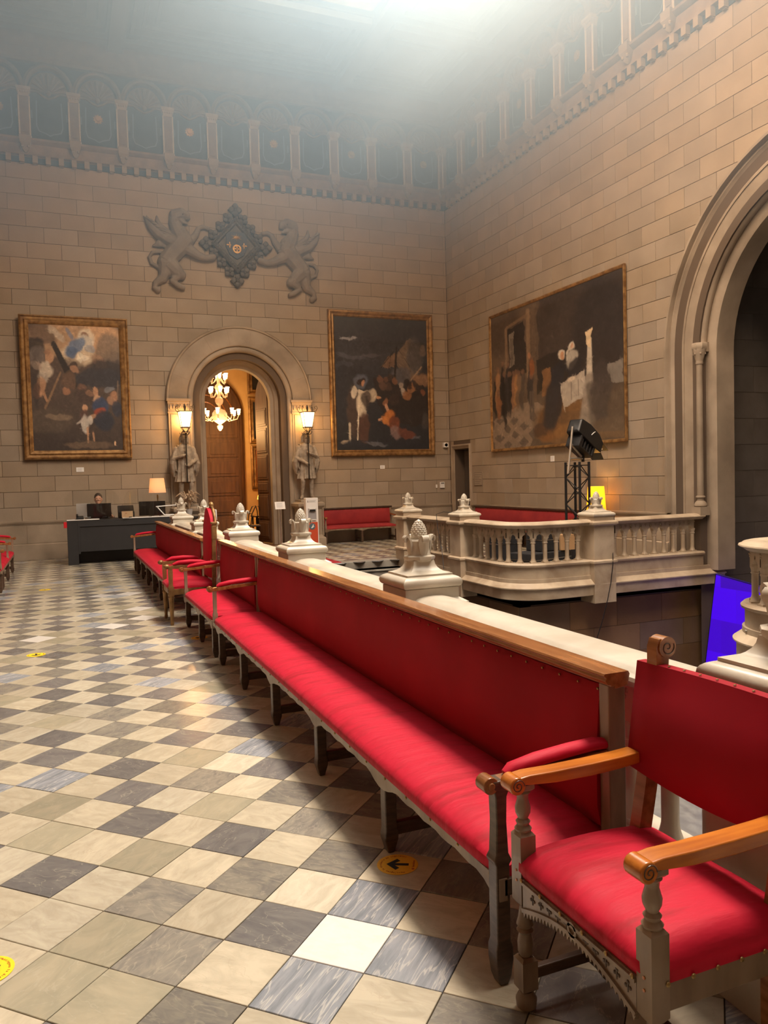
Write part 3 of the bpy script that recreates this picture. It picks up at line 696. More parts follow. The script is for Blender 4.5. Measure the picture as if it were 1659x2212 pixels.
def cap_mesh():
    q = MB()
    q.lathe([(.150, .945), (.168, .947), (.180, .953), (.187, .963), (.190, .976), (.188, .988), (.182, .998), (.171, 1.006), (.157, 1.012), (.147, 1.015)], sq=True)
    q.lathe([(.146, 1.014), (.146, 1.026), (.125, 1.030), (.106, 1.037), (.091, 1.047), (.079, 1.060), (.071, 1.076), (.066, 1.10)], sq=True)
    q.lathe([(.072, 1.09), (.092, 1.104), (.096, 1.115), (.094, 1.124), (.07, 1.130)], n=8, ph=PI/8)
    return q.mesh('newel_cap', marble, 32)
CAP = cap_mesh()
def shaft_mesh(h, m, b=.0):
    q = MB(); q.lathe([(.172, b), (.172, .80), (.20, .81), (.215, .83), (.215, .86), (.19, .875), (.172, .885), (.172, .946)], sq=True)
    q.lathe([(.185, b), (.185, .20), (.205, .215), (.205, .245), (.175, .265)], sq=True); return q.mesh('newel_post', m, 32)
def newel(label, loc, shaft, rz=0, scale=(1, 1, 1), cap=True):
    t = thing('newel_post', label, 'post', loc, rz, None); t.scale = scale
    inst('post', shaft, t); inst('pedestal_cap', CAP, t); inst('calyx', CUP, t); inst('pinecone', CONE, t)
    for k in range(4): inst('curled_leaf', LEAF, t, rot=(0, 0, PI/2*k))
    return t
SH = shaft_mesh(.85, marble); SHO = shaft_mesh(.85, marble_old, -.42)
XN = 1.97; NY = [1.66, 4.27, 6.80, 9.38, 12.02, 14.5]
NL = ['large near marble newel cap at the right edge above the red armchair', 'marble newel with pinecone finial behind the middle of the long bench',
      'marble newel with pinecone finial behind the join of the long and short benches', 'marble newel with pinecone finial just right of the throne back',
      'marble newel with pinecone finial just left of the throne back', 'farthest marble newel of the bench row, beside the reception desk']
for y, l in zip(NY, NL): newel(l, (XN, y, 0), SH)
newel('weathered newel nearest the back wall bench, at the head of the stairs', (6.2, 13.9, 0), SHO, scale=(1.08, 1.08, .965))
newel('weathered newel at the start of the curved balustrade corner', (6.2, 11.6, 0), SHO, scale=(1.08, 1.08, .965))
newel('weathered newel in front of the glowing yellow lamp', (7.62, 9.95, 0), SHO, scale=(1.08, 1.08, .965))
newel('newel post of the near balustrade beyond the right edge', (7.63, 5.95, 0), SHO, scale=(1.08, 1.08, .965))
# ---- balusters and rails
def baluster_mesh(m):
    q = MB(); q.lathe([(.046, .262), (.046, .285)], sq=True); q.lathe([(.046, .285), (.040, .30), (.036, .315), (.033, .33), (.032, .345), (.032, .565), (.040, .572), (.040, .584), (.033, .59)], n=10); q.lathe([(.033, .585), (.038, .61), (.047, .64), (.047, .655)], n=8, ph=PI/8); return q.mesh('baluster', m, 40)
def bay_mesh(m, sp):
    """pierced arcade panel over one gap, cusped arch, centred, along x"""
    q = MB(); h = sp/2; r = sp/2-.042; top = .812; z0 = .645
    A = [(-h, z0), (-r, z0), (-r, .67)]+[(-(r*.92)*math.cos(a), .675+r*.6*math.sin(a)) for a in np.linspace(.1, 1.15, 4)]+[(-.014, .722), (-.022, .742), (0, .772), (.022, .742), (.014, .722)]+[((r*.92)*math.cos(a), .675+r*.6*math.sin(a)) for a in np.linspace(1.15, .1, 4)]+[(r, .67), (r, z0), (h, z0), (h, top), (-h, top)]
    L_ = [p for p in A]
    n = len(L_); half = [p for p in L_]
    # triangulate by strips between the arch and the top line
    arch = L_[1:-4]; arch = arch+[L_[-4]]; bot = [L_[0]]+L_[1:-3]+[L_[-3]]
    for d0, d1 in ((-.035, .035),):
        for a, b in zip(bot, bot[1:]):
            vs = [(a[0], d0, a[1]), (b[0], d0, b[1]), (b[0], d0, top), (a[0], d0, top), (a[0], d1, a[1]), (b[0], d1, b[1]), (b[0], d1, top), (a[0], d1, top)]
            q.add(vs, [(0, 1, 2, 3), (7, 6, 5, 4), (0, 4, 5, 1)])
    for sx in (-1, 1):
        for sy in (-1, 1):
            for k in range(3): a = PI*2*k/3+PI/6; q.ball((sx*h+.013*math.cos(a), sy*.035, .765+.016*math.sin(a)), (.011, .006, .011), 6, 4)
    return q.mesh('arcade_panel', m, 30)
cope = [(a, b-.055) for a, b in [(-.13, .90), (-.145, .912), (-.14, .925), (-.125, .93), (-.115, .934), (-.10, .948), (-.06, .958), (0, .962), (.06, .958), (.10, .948), (.115, .934), (.125, .93), (.14, .925), (.145, .912), (.13, .90), (.10, .885), (.07, .862), (-.07, .862), (-.10, .885)]]
def plinth(b): return [(-.085, b), (-.085, .20), (-.12, .215), (-.125, .24), (-.10, .265), (.10, .265), (.125, .24), (.12, .215), (.085, .20), (.085, b)]
def balustrade(label, segs, m, sp=.197, zs=1, base=-.02, group=None, full=True):
    t = thing('balustrade', label, 'balustrade', (segs[0][0][0], segs[0][0][1], 0)); ox, oy = segs[0][0]
    bm_, bay = baluster_mesh(m), bay_mesh(m, sp)
    for seg in segs:
        P = [(x-ox, y-oy) for x, y in seg]
        s = MB(); s.sweep(P, cope, XYZ); s.build('coping', m, t, smooth=35)
        s = MB(); s.sweep(P, plinth(base), XYZ); s.build('base_rail', m, t, smooth=35)
        # walk along
        d = 0; L_ = sum(math.dist(a, b) for a, b in zip(P, P[1:])); n = max(1, round((L_-.36)/sp)); st_ = (L_-n*sp)/2
        def atd(x):
            for a, b in zip(P, P[1:]):
                l = math.dist(a, b)
                if x <= l or b is P[-1]: return a[0]+(b[0]-a[0])*x/l, a[1]+(b[1]-a[1])*x/l, math.atan2(b[1]-a[1], b[0]-a[0])
                x -= l
        for k in range(n+1):
            x, y, a = atd(st_+k*sp); inst('baluster', bm_, t, (x, y, 0), (0, 0, a))
            if k < n: x, y, a = atd(st_+(k+.5)*sp); inst('arcade_panel', bay, t, (x, y, 0), (0, 0, a))
    t.scale = (1, 1, zs); return t
nl = []
ys = [-.9]+NY
bal = balustrade('long cream marble balustrade running behind the row of red benches', [[(XN, a+.17), (XN, b-.17)] for a, b in zip(ys, ys[1:])], marble)
# returns of the near balustrade across the stair sides
crn = [(6.2, 10.42)]+[(6.2+.45*(1-math.cos(a)), 10.40-.45*math.sin(a)) for a in np.linspace(.05, PI/2-.03, 13)]+[(6.68, 9.95)]
far = balustrade('weathered stone balustrade round the stairwell, in front of the light tower', [[(6.2, 13.72), (6.2, 11.78)], [(6.2, 11.42)]+crn+[(7.44, 9.95)], [(7.80, 9.95), (XR+.02, 9.95)]], marble_old, zs=.965)
crn2 = [(x+.03, 15.9-y) for x, y in crn]
near2 = balustrade('curved corner of the near balustrade at the right edge of the picture', [[(6.23, 3.6)]+crn2+[(7.45, 5.95)], [(7.81, 5.95), (XR-.35, 5.95)]], marble_old, zs=.965)
# sloping base course under the well balustrades
bc = [(-.09, -.02), (-.09, -.0), (-.10, .0), (-.10, -.02), (-.19, -.085), (-.19, -.10), (-.16, -.12), (-.16, -.28), (-.10, -.30), (.09, -.30), (.09, -.02)]
for nm, t_, org, segs in (('far', far, (6.2, 13.72), [[(6.2, 14.05), (6.2, 10.42)]+crn[1:]+[(XR+.4, 9.95)]]), ('near', near2, (6.23, 3.6), [[(XR-.3, 5.95)]+crn2[::-1][:-1]+[(6.23, 1.1)]])):
    for seg in segs:
        P = [(x-org[0], y-org[1]) for x, y in seg]
        s = MB(); s.sweep(P, [(-.085-a if False else o, z) for o, z in [(-.11, .02), (-.11, -.04), (-.20, -.11), (-.20, -.125), (-.165, -.14), (-.165, -.29), (-.10, -.31), (.10, -.31), (.10, .02)]], XYZ)
        s.build('sloping_base_course', marble_old, t_, smooth=30)
# ================================================================= BENCHES
def cushion(q, x0, x1, y0, y1, z0, z1, crown=.03, r=.035, nx=8, ny=24, wr=.0):
    """upholstered pad, rounded edges, crowned and slightly rumpled top"""
    rings = []
    def top(x, y):
        u = (x-x0)/(x1-x0); v = (y-y0)/(y1-y0)
        e = min(1, (min(v, 1-v)*(y1-y0))/.22); e = math.sqrt(max(e, 0))
        return z1+crown*(math.sin(PI*min(max(u*.92+.06, 0), 1))**.6)*(.35+.65*e) + wr*(math.sin(y*23+x*9)+math.sin(y*41-x*15+1.3)+math.sin(y*13+2))/3
    ang = [0, .35, .8, 1.2, PI/2]
    prof = [(-1, 0)]
    for j in range(ny+1):
        v = j/ny; y = y0+(y1-y0)*v; rg = []
        ins = 0; 
        if j == 0 or j == ny: ins = r*.9
        elif j == 1 or j == ny-1: ins = 0
        xs = []
        rg.append((x0+.004+ins*.3, y, z0)); 
        rg.append((x0-.006+ins, y, z0+(z1-z0)*.35)); rg.append((x0-.004+ins, y, z0+(z1-z0)*.75-ins*.5))
        for k in range(nx+1):
            u = k/nx; x = x0+.018+(x1-x0-.02)*u; rg.append((x, y, top(x, y)-ins*.9-(0.012 if k == 0 else 0)))
        rg.append((x1, y, z0)); rings.append(rg)
    q.ring_stack(rings)
def bench(label, L, legs, arms, vel=velvet, wood=wood_dark, rail=wood_rail, back_h=.94, group=None, velb=None, arm_post_legs=(), front_x=0.0, nails=True, divide=(), armpad=True, seat_h=.40):
    """local: front edge x=0, back x=.46, runs along y from 0 to L, faces -x"""
    t = thing('bench', label, 'bench', group=group); velb = velb or velvet_back
    q = MB(); cushion(q, .0, .47, .015, L-.015, seat_h-.065, seat_h, ny=max(8, int(L/.14)), wr=.0035); q.build('seat', vel, t, smooth=60)
    # scalloped thin front rail under the seat
    q = MB(); n = int(L/.05); bot = []; 
    for i in range(n+1):
        y = L*i/n; dmin = min([abs(y-a) for a in legs]+[abs(y-L*0), 9]) if legs else 1
        bot.append((y, seat_h-.075-.028*math.exp(-(dmin/.09)**2)*1.4-.012-.004*math.sin(y*37)))
    q.prism([(0, seat_h-.055), (L, seat_h-.055)]+bot[::-1], lambda u, v, d: (d, u, v), 0, .028)
    q.build('seat_rail', wood_sheen, t, smooth=30)
    q = MB(); q.box(.02, .46, 0, .03, seat_h-.11, seat_h-.06); q.box(.02, .46, L-.03, L, seat_h-.11, seat_h-.06); q.box(.43, .46, 0, L, seat_h-.11, seat_h-.06); q.build('seat_frame', wood, t)
    # back: leaning upholstered panel in a frame
    bx0, bx1 = .43, .475
    q = MB(); rings = []; ny = 2*max(4, int(L/.11))
    for j in range(ny+1):
        y = .05+(L-.10)*j/ny; e = .012 if 0 < j < ny else 0; tf = .010*(1 if j % 2 else 0)
        rings.append([(bx0-.005, y, seat_h+.01), (bx0-.02-e, y, seat_h+.08), (bx0-.02-e*1.3, y, (seat_h+back_h)/2), (bx0-.012-e, y, back_h-.15), (bx0-.008-e*.8-tf*.35, y, back_h-.105), (bx0+.002-tf, y, back_h-.068), (bx0+.008-tf*.6, y, back_h-.05), (bx1, y, back_h-.05), (bx1+.01, y, seat_h)])
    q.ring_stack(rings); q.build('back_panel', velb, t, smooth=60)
    q = MB(); q.prism([(bx0-.018, back_h-.035), (bx0-.028, back_h-.022), (bx0-.024, back_h-.012), (bx0-.034, back_h-.004), (bx0-.03, back_h+.004), (bx1+.02, back_h+.004), (bx1+.026, back_h-.006), (bx1+.016, back_h-.045), (bx0+.012, back_h-.05), (bx0+.012, back_h-.042), (bx0-.006, back_h-.042), (bx0-.006, back_h-.036)],
                      lambda u, v, d: (u, d, v), -.012, L+.012); q.build('top_rail', rail, t, bevel=.0015)
    for y in [0, L-.05]+[d-.025 for d in divide]:
        q = MB(); q.box(bx0-.008, bx1+.015, y, y+.05, seat_h-.05, back_h-.04); q.build('back_post', wood_sheen, t, bevel=.004)
    if nails:
        q = MB(); nn = int(L/.11)
        for i in range(nn+1):
            y = .06+(L-.12)*i/nn; q.ball((bx0-.004, y, back_h-.064), (.004, .005, .005), 6, 4); 
            if i % 2 == 0: q.ball((-.001, y, seat_h-.062), (.004, .006, .006), 6, 4)
        q.build('nail_heads', brass, t, kind='stuff')
    for y in legs:
        q = MB(); a = .028
        q.ring_stack([[(x, y+yy, z) for x, yy in ((.006+s, -a+s*.6), (.06-s, -a+s*.6), (.06-s, a-s*.6), (.006+s, a-s*.6))] for z, s in ((seat_h-.07, .0), (.10, .0), (.085, -.004), (.06, -.004), (.03, .004), (0, .012))])
        q.build('leg', wood_sheen if False else wood, t, bevel=.006)
        q = MB(); q.ring_stack([[(x+(.42-z)*.03, y+yy, z) for x, yy in ((.42, -.025), (.47, -.025), (.47, .025), (.42, .025))] for z in (seat_h-.06, .0)]); q.build('leg', wood, t, bevel=.005)
        q = MB(); q.box(.05, .44, y-.016, y+.016, .07, .125); q.build('stretcher', wood, t, bevel=.005)
    for y, kind in arms:
        am = thing_part('arm', t)
        if kind == 'big':                                     # tall post standing on the floor with volute top
            q = MB(); q.ring_stack([[(x, y+yy, z) for x, yy in ((-.012+s, -.028+s*.5), (.045-s, -.028+s*.5), (.045-s, .028-s*.5), (-.012+s, .028-s*.5))] for z, s in ((0, .014), (.03, .004), (.08, -.002), (.12, -.002), (.14, .004), (.385, .004), (.40, -.003), (.42, .006), (.52, .010), (.60, .008), (.64, -.004), (.655, -.004))])
            q.build('arm_post', wood, am, bevel=.005)
        else:
            q = MB(); q.ring_stack([[(x, y+yy, z) for x, yy in ((0+s, -.022+s), (.042-s, -.022+s), (.042-s, .022-s), (0+s, .022-s))] for z, s in ((seat_h-.05, 0), (seat_h+.02, 0), (seat_h+.03, .005), (.61, .004), (.625, 0), (.64, 0))])
            q.build('arm_post', wood_sheen, am, bevel=.004)
        q = MB(); q.prism([(-.02, .645), (.02, .655), (.43, .685), (.43, .655), (.03, .625), (-.02, .625)], lambda u, v, d: (u, d, v), y-.024, y+.024)
        q.lathe([(.027, -.028), (.027, .028)], (-.02, y, .642), 14, axis='y'); 
        for k in (-1, 1): q.lathe([(.012, -.004), (.012, .004)], (-.02, y+k*.03, .642), 10, axis='y')
        q.build('arm_rail', wood_rail, am, bevel=.003)
        if armpad:
            q = MB(); q.tube([(.045, y, .662), (.07, y, .676), (.16, y, .69), (.28, y, .70), (.38, y, .705), (.43, y, .70)], [.018, .028, .031, .031, .030, .026], 10, flat=.7); q.build('arm_pad', vel, am, smooth=60)
    return t
def thing_part(name, parent):
    o = bpy.data.objects.new(name, None); COL.objects.link(o); o.parent = parent; o.empty_display_size = .05; return o
G1 = 'red velvet benches along the marble balustrade'
b = bench('long red velvet bench nearest the camera, backed by a walnut top rail', 5.02, [.98, 1.94, 2.90, 3.87, 4.76], [(0.03, 'big'), (4.98, 'std')], group=G1); b.location = (1.2, 2.07, 0)
b = bench('short red bench with two padded arms between the long bench and the throne', 1.78, [.04, .80, 1.70], [(1.72, 'std')], group=G1); b.location = (1.2, 7.12, 0)
b = bench('far red bench along the balustrade between the throne and the desk', 5.15, [.35, 1.1, 1.95, 2.85, 3.75, 4.6, 5.1], [(5.10, 'std')], group=G1, back_h=.90, seat_h=.39); b.location = (1.16, 9.95, 0)
b = bench('red bench on the left with wooden arms, cut by the left edge of the picture', 3.3, [.15, 1.45, 2.75, 3.15], [(.03, 'std'), (1.5, 'std'), (3.2, 'std')], back_h=.92); b.location = (-.90, 16.35, 0); b.rotation_euler = (0, 0, PI)
b = bench('dull red bench against the back wall beneath the dark boat painting', 1.95, [.04, .97, 1.91], [(.03, 'std'), (1.92, 'std')], vel=oldvelvet, velb=oldvelvet, wood=wood_dark, rail=wood_dark, back_h=.87, seat_h=.42, armpad=False); b.location = (7.83, 18.2, 0); b.rotation_euler = (0, 0, PI/2)
b = bench('dull red bench along the right wall behind the stairwell balustrade', 4.3, [.05, 1.1, 2.15, 3.2, 4.25], [(.03, 'std'), (4.27, 'std')], vel=oldvelvet, velb=oldvelvet, rail=wood_dark, back_h=.84, seat_h=.42, armpad=False); b.location = (9.08, 12.95, 0)
# ================================================================= NEAR ARMCHAIR
ch = thing('armchair', 'red velvet armchair with honey-coloured scroll arms and carved sawtooth apron in front', 'chair', (1.2, 1.41, 0))
W = .55
def turned(q, x, y, prof): q.lathe(prof, (x, y, 0), 18)
for y, f in ((0, 1), (W, 1)):
    q = MB()
    q.lathe([(.018, 0), (.030, .012), (.032, .035), (.020, .058)], (.02, y, 0), 16)
    q.ring_stack([[(.02+a*s, y+b_*s, z) for a, b_ in ((-1, -1), (1, -1), (1, 1), (-1, 1))] for z, s in ((.058, .016), (.068, .026), (.155, .026), (.165, .018))])
    q.lathe([(.016, .165), (.023, .18), (.024, .21), (.018, .236), (.026, .244), (.018, .252), (.026, .262), (.021, .28), (.015, .318), (.018, .33)], (.02, y, 0), 16)
    q.ring_stack([[(.02+a*s, y+b_*s, z) for a, b_ in ((-1, -1), (1, -1), (1, 1), (-1, 1))] for z, s in ((.32, .016), (.335, .026), (.535, .026), (.545, .018))])
    q.lathe([(.022, .545), (.026, .553), (.017, .563), (.022, .574), (.014, .582), (.022, .60), (.0235, .615), (.0165, .64), (.018, .655), (.024, .662), (.018, .669)], (.02, y, 0), 18)
    q.ring_stack([[(.02+a*s, y+b_*s, z) for a, b_ in ((-1, -1), (1, -1), (1, 1), (-1, 1))] for z, s in ((.668, .02), (.675, .026), (.688, .026))])
    q.build('front_leg', wood_sheen, ch, smooth=35)
    q = MB()                                                 # pegs
    for z in (.40, .43): q.lathe([(.004, 0), (.004, .002)], (-.008, y+.0, z), 8, axis='x')
    q.build('peg', wood_arm, ch)
for y in (0.0, W):
    q = MB()                                                 # arm: gently curved bar with volute
    top = [(-.005, .714), (.03, .718), (.12, .716), (.25, .717), (.36, .720), (.432, .724)]
    bot = [(.432, .688), (.36, .682), (.25, .678), (.12, .680), (.03, .688), (-.0, .692)]
    q.prism(top+bot, lambda u, v, d: (u, d, v), y-.030, y+.030)
    q.lathe([(.0265, -.031), (.0265, .031)], (-.012, y, .691), 20, axis='y')
    arm = q.build('arm', wood_arm, ch, bevel=.005)
    for s in (-1, 1):
        q = MB(); sp = [(-.012+(.021-.0005*k)*math.cos(k*.3), y+s*.0315, .691+(.021-.0005*k)*math.sin(k*.3)) for k in range(38)]
        q.tube(sp, .0016, 5); q.build('volute_groove', wood_dark, arm)
for y in (.0, W):
    q = MB(); path = [(.43, 0, .0), (.425, 0, .2), (.425, 0, .42), (.46, 0, .6), (.487, 0, .76), (.508, 0, .92), (.515, 0, 1.03)]
    y0_ = y; y = y+(.02 if y < .1 else -.02)
    rings = [[(x-.024, y-.022, z), (x+.024, y-.022, z), (x+.024, y+.022, z), (x-.024, y+.022, z)] for x, _, z in path]
    q.ring_stack(rings); q.lathe([(.033, -.026), (.033, .026)], (.530, y, 1.045), 28, axis='y'); q.ring_stack([[(x0, y+b_*.0215, z) for x0, b_ in ((.489, -1), (.525, -1), (.525, 1), (.489, 1))] for z in (1.0, 1.045)]+[[(x0, y+b_*.0215, 1.072) for x0, b_ in ((.499, -1), (.528, -1), (.528, 1), (.499, 1))]])
    po = q.build('back_post', wood_rail, ch, smooth=35)
    for s in (-1, 1): q = MB(); q.tube([(.530+(.026-.0007*k)*math.cos(-k*.27+.4), y+s*.0262, 1.045+(.026-.0007*k)*math.sin(-k*.27+.4)) for k in range(34)], .0022, 5); q.build('volute_groove', wood_dark, po)
q = MB(); rings = []
for j in range(13):
    v = j/12; y = -.048+(W+.096)*v; e = math.sin(PI*v)**.35 if 0 < v < 1 else 0
    low = .660-.022*math.sin(PI*v)
    cols = []
    for z in np.linspace(low, .99+.006*math.sin(PI*v), 9):
        xc = .46+(z-.6)*.145; u = (z-low)/(.98-low); cols.append((xc-.028-.046*e*math.sin(PI*min(max(u, 0), 1)**.85), y, z))
    back = [(p[0]+.052 if k not in (0, 8) else p[0]+.035, y, p[2]) for k, p in enumerate(cols)][::-1]
    rings.append(cols+back)
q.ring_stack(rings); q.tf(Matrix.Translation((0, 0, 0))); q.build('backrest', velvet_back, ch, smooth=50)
q = MB()
for i in range(9): y = .02+(W-.04)*i/8; q.ball((.500, y, .994+.006*math.sin(PI*i/8)), (.006, .004, .002), 6, 4)
for i in range(6): q.ball((-.012, .035+i*(W-.07)/5, .415), (.004, .007, .007), 6, 4); q.ball((.04+i*.075, -.028, .418), (.007, .004, .007), 6, 4)
q.build('nail_heads', brass, ch, kind='stuff')
q = MB(); cushion(q, -.002, .47, -.022, W+.022, .415, .475, crown=.035, r=.04, nx=12, ny=16, wr=.002); q.build('seat', velvet, ch, smooth=60)
q = MB(); q.box(.0, .45, -.020, .0, .345, .42); q.box(.0, .45, W, W+.02, .345, .42); q.box(.42, .45, 0, W, .345, .42); q.build('side_rail', wood_sheen, ch, bevel=.004)
# carved apron with sawtooth lower edge (curved)
ap = thing_part('apron', ch)
def zc(v): return .318+.055*math.sin(PI*v)
q = MB(); P = [(.03+(W-.06)*i/24, zc(i/24)+.012) for i in range(25)]
q.prism([(.03, .415)]+P+[(W-.03, .415)], lambda u, v, d: (d, u, v), -.004, .014); q.build('apron_board', wood_sheen, ap)
q = MB(); q.sweep([(.03+(W-.06)*i/24, zc(i/24)+.006) for i in range(25)], [(-.006, -.010), (-.006, .012), (.006, .012), (.006, -.010)], lambda u, v, d: (d, u, v)); q.sweep([(.03, .405), (W-.03, .405)], [(-.005, -.010), (-.005, 0), (.005, 0), (.005, -.010)], lambda u, v, d: (d, u, v)); q.build('apron_moulding', wood_sheen, ap)
q = MB()
for i in range(30):
    v = (i+.5)/30; u = .03+(W-.06)*v; z = zc(v); q.prism([(u-.008, z+.001), (u, z-.017), (u+.008, z+.001)], lambda a, b_, d: (d, a, b_), -.006, .008)
q.build('sawtooth_edge', wood_sheen, ap)
q = MB()
for i in range(11):
    v = (i+.7)/12
    if abs(v-.5) < .05: continue
    u = .03+(W-.06)*v; z = (zc(v)+.405)/2+.008; q = MB()
    for du, dz, r_ in ((0, .010, .0055), (-.008, -.001, .005), (.008, -.001, .005)): q.ball((-.0045, u+du, z+dz), (.003, r_, r_), 8, 6)
    q.tube([(-.0045, u, z+.008), (-.0045, u, z-.014)], [.0035, .002], 6)
    q.build('pierced_carving', wood_dark, ap)
q = MB(); c_ = (W/2, .396); q.sweep(arc(c_[0], c_[1], .016, 0, 2*PI*.999, 16), [(-.004, -.010), (-.004, 0), (.004, 0), (.004, -.010)], lambda u, v, d: (d, u, v)); q.build('apron_roundel', wood_sheen, ap)
for y in (0, W):
    q = MB(); q.box(.035, .42, y-.013, y+.013, .09, .125); q.build('stretcher', wood_dark, ch, bevel=.005)
q = MB(); q.tube([(.24, 0, .107), (.24, .06, .107), (.24, .1, .107), (.24, .14, .107), (.24, .27, .107), (.24, .41, .107), (.24, .45, .107), (.24, .49, .107), (.24, W, .107)], [.012, .012, .019, .012, .017, .012, .019, .012, .012], 12); q.build('stretcher', wood_dark, ch, smooth=50)
# ================================================================= THRONE between the benches
th = thing('throne', 'gilt high-backed red throne chair standing between the two rows of benches', 'chair', (1.05, 9.02, 0))
tw = .56
for y in (0, tw):
    q = MB(); q.lathe([(.016, 0), (.022, .02), (.018, .04), (.03, .30), (.034, .31), (.028, .33)], (.03, y, 0), 8); q.box(.0, .06, y-.03, y+.03, .33, .44); q.ring_stack([[(.03+a*s, y+b_*s, z) for a, b_ in ((-1, -1), (1, -1), (1, 1), (-1, 1))] for z, s in ((.44, .022), (.47, .02), (.6, .024), (.655, .02))])
    for k in range(3): q.ball((.0-.002, y, .36+k*.03), (.006, .012, .012), 6, 4)
    q.build('front_leg', gilt2 if False else giltwood, th, smooth=30)
    q = MB(); q.prism([(-.01, .66), (.05, .675), (.45, .665), (.49, .72), (.49, .64), (.43, .63), (.03, .64)], lambda u, v, d: (u, d, v), y-.024, y+.024); q.ball((-.01, y, .665), (.035, .03, .028), 10, 8); q.build('arm', giltwood, th, smooth=40)
    q = MB(); q.tube([(.06, y, .685), (.12, y, .705), (.25, y, .71), (.38, y, .70), (.43, y, .69)], [.018, .03, .032, .03, .018], 10, flat=.8); q.build('arm_pad', velvet, th, smooth=60)
    q = MB(); q.ring_stack([[(.5+z*.03+a*.022, y+b_*.022, z) for a, b_ in ((-1, -1), (1, -1), (1, 1), (-1, 1))] for z in (0, .4, .8, 1.12)]); q.box(.50, .57, y-.034, y+.034, 1.12, 1.145)
    q.box(.505, .56, y-.026, y+.026, .95, 1.10)
    q.build('back_post', giltwood, th, bevel=.004)
q = MB(); cushion(q, .0, .5, .0, tw, .41, .46, crown=.05, ny=10); q.build('seat', velvet, th, smooth=60)
q = MB(); q.box(.01, .5, .0, tw, .34, .41); q.build('seat_frame', giltwood, th, bevel=.006)
q = MB(); rings = []
for j in range(11):
    v = j/10; y = .03+(tw-.06)*v; topz = 1.10+.20*math.sin(PI*v)**.7 if 0 < v < 1 else 1.08; e = math.sin(PI*v)**.5 if 0 < v < 1 else .1; n = 8
    f_ = [(.50+.03*z-.02-.045*e*math.sin(PI*min(max((z-.5)/(topz-.5), .05), .95))**.5, y, z) for z in np.linspace(.5, topz, n)]
    rings.append(f_+[(.535+.03*z, y, z) for z in np.linspace(topz, .5, n)])
q.ring_stack(rings); q.build('backrest', velvet, th, smooth=60)
q = MB(); q.tube([(.56, .03+(tw-.06)*v, (1.10+.20*math.sin(PI*v)**.7 if 0 < v < 1 else 1.08)+.012) for v in np.linspace(0, 1, 13)], .018, 8); q.ball((.56, tw/2, 1.33), (.03, .05, .04), 10, 7); q.build('crest_rail', giltwood, th, smooth=50)
q = MB(); q.box(.575, .59, .10, tw-.10, 1.16, 1.28); q.build('white_card', paper, th)
# ================================================================= PAINTINGS (flat print as vertex colours on the canvas)
def canvas_colors(nx, ny, bg, ops, seed=0, grain=.12):
    r = np.random.default_rng(seed)
    v, u = np.mgrid[0:ny, 0:nx]; u = u/(nx-1); v = v/(ny-1)
    def noise(sc):
        g = r.random((sc+2, sc+2)); x = u*sc; y = v*sc; i = x.astype(int); j = y.astype(int); fx = x-i; fy = y-j
        fx = fx*fx*(3-2*fx); fy = fy*fy*(3-2*fy)
        return (g[j, i]*(1-fx)+g[j, i+1]*fx)*(1-fy)+(g[j+1, i]*(1-fx)+g[j+1, i+1]*fx)*fy
    lin = lambda c: np.array(srgb(*c))
    img = np.zeros((ny, nx, 3)); 
    for k in range(3): img[..., k] = lin(bg[0])[k]*(1-v)+lin(bg[1])[k]*v
    wob = (noise(9)-.5)*.03+(noise(26)-.5)*.018; wob2 = (noise(11)-.5)*.03+(noise(30)-.5)*.018
    for op in ops:
        c = lin(op[-2]); a = op[-1]
        uu, vv = u+wob, v+wob2
        if op[0] == 'e':
            _, cx, cy, rx, ry, rot = op[:6]; s, cc = math.sin(rot), math.cos(rot); dx, dy = uu-cx, vv-cy
            d = np.sqrt(((dx*cc+dy*s)/rx)**2+((-dx*s+dy*cc)/ry)**2); m = np.clip((1.12-d)/.28, 0, 1)
        elif op[0] == 'l':
            _, x0, y0, x1, y1, w0, w1 = op[:7]; dx, dy = x1-x0, y1-y0; t = np.clip(((u-x0)*dx+(v-y0)*dy)/(dx*dx+dy*dy+1e-9), 0, 1)
            d = np.hypot(u-x0-t*dx, v-y0-t*dy)/(w0+(w1-w0)*t); m = np.clip((1.1-d)/.35, 0, 1)
        elif op[0] == 'p':
            P = op[1]; m = np.zeros_like(u, bool); n = len(P)
            for i in range(n):
                x0, y0 = P[i]; x1, y1 = P[(i+1) % n]
                if abs(y1-y0) < 1e-9: continue
                m ^= ((vv > min(y0, y1)) & (vv <= max(y0, y1)) & (uu < x0+(vv-y0)*(x1-x0)/(y1-y0)))
            m = m.astype(float)
        img += (c-img)*(m*a)[..., None]
    cnt = int(nx*ny/22)
    for _ in range(cnt):                                      # brush strokes
        cx, cy = int(r.integers(0, nx)), int(r.integers(0, ny)); L_ = r.uniform(2.5, 6.5); th = r.uniform(0, PI); wd_ = r.uniform(.8, 1.7); R_ = int(L_)+1
        x0, x1, y0, y1 = max(cx-R_, 0), min(cx+R_+1, nx), max(cy-R_, 0), min(cy+R_+1, ny)
        gy, gx = np.mgrid[y0:y1, x0:x1]; dx, dy = gx-cx, gy-cy
        d = np.sqrt(((dx*math.cos(th)+dy*math.sin(th))/L_)**2+((-dx*math.sin(th)+dy*math.cos(th))/wd_)**2); m = np.clip(1.1-d, 0, 1)*.55
        c = img[cy, cx]*r.uniform(.62, 1.55); img[y0:y1, x0:x1] += (c-img[y0:y1, x0:x1])*m[..., None]
    img *= (1+grain*(noise(40)-.5)*2+grain*1.3*(noise(14)-.5))[..., None]
    return np.clip(img, 0, 1)
cm = bpy.data.materials.new('oil_canvas'); cm.use_nodes = True
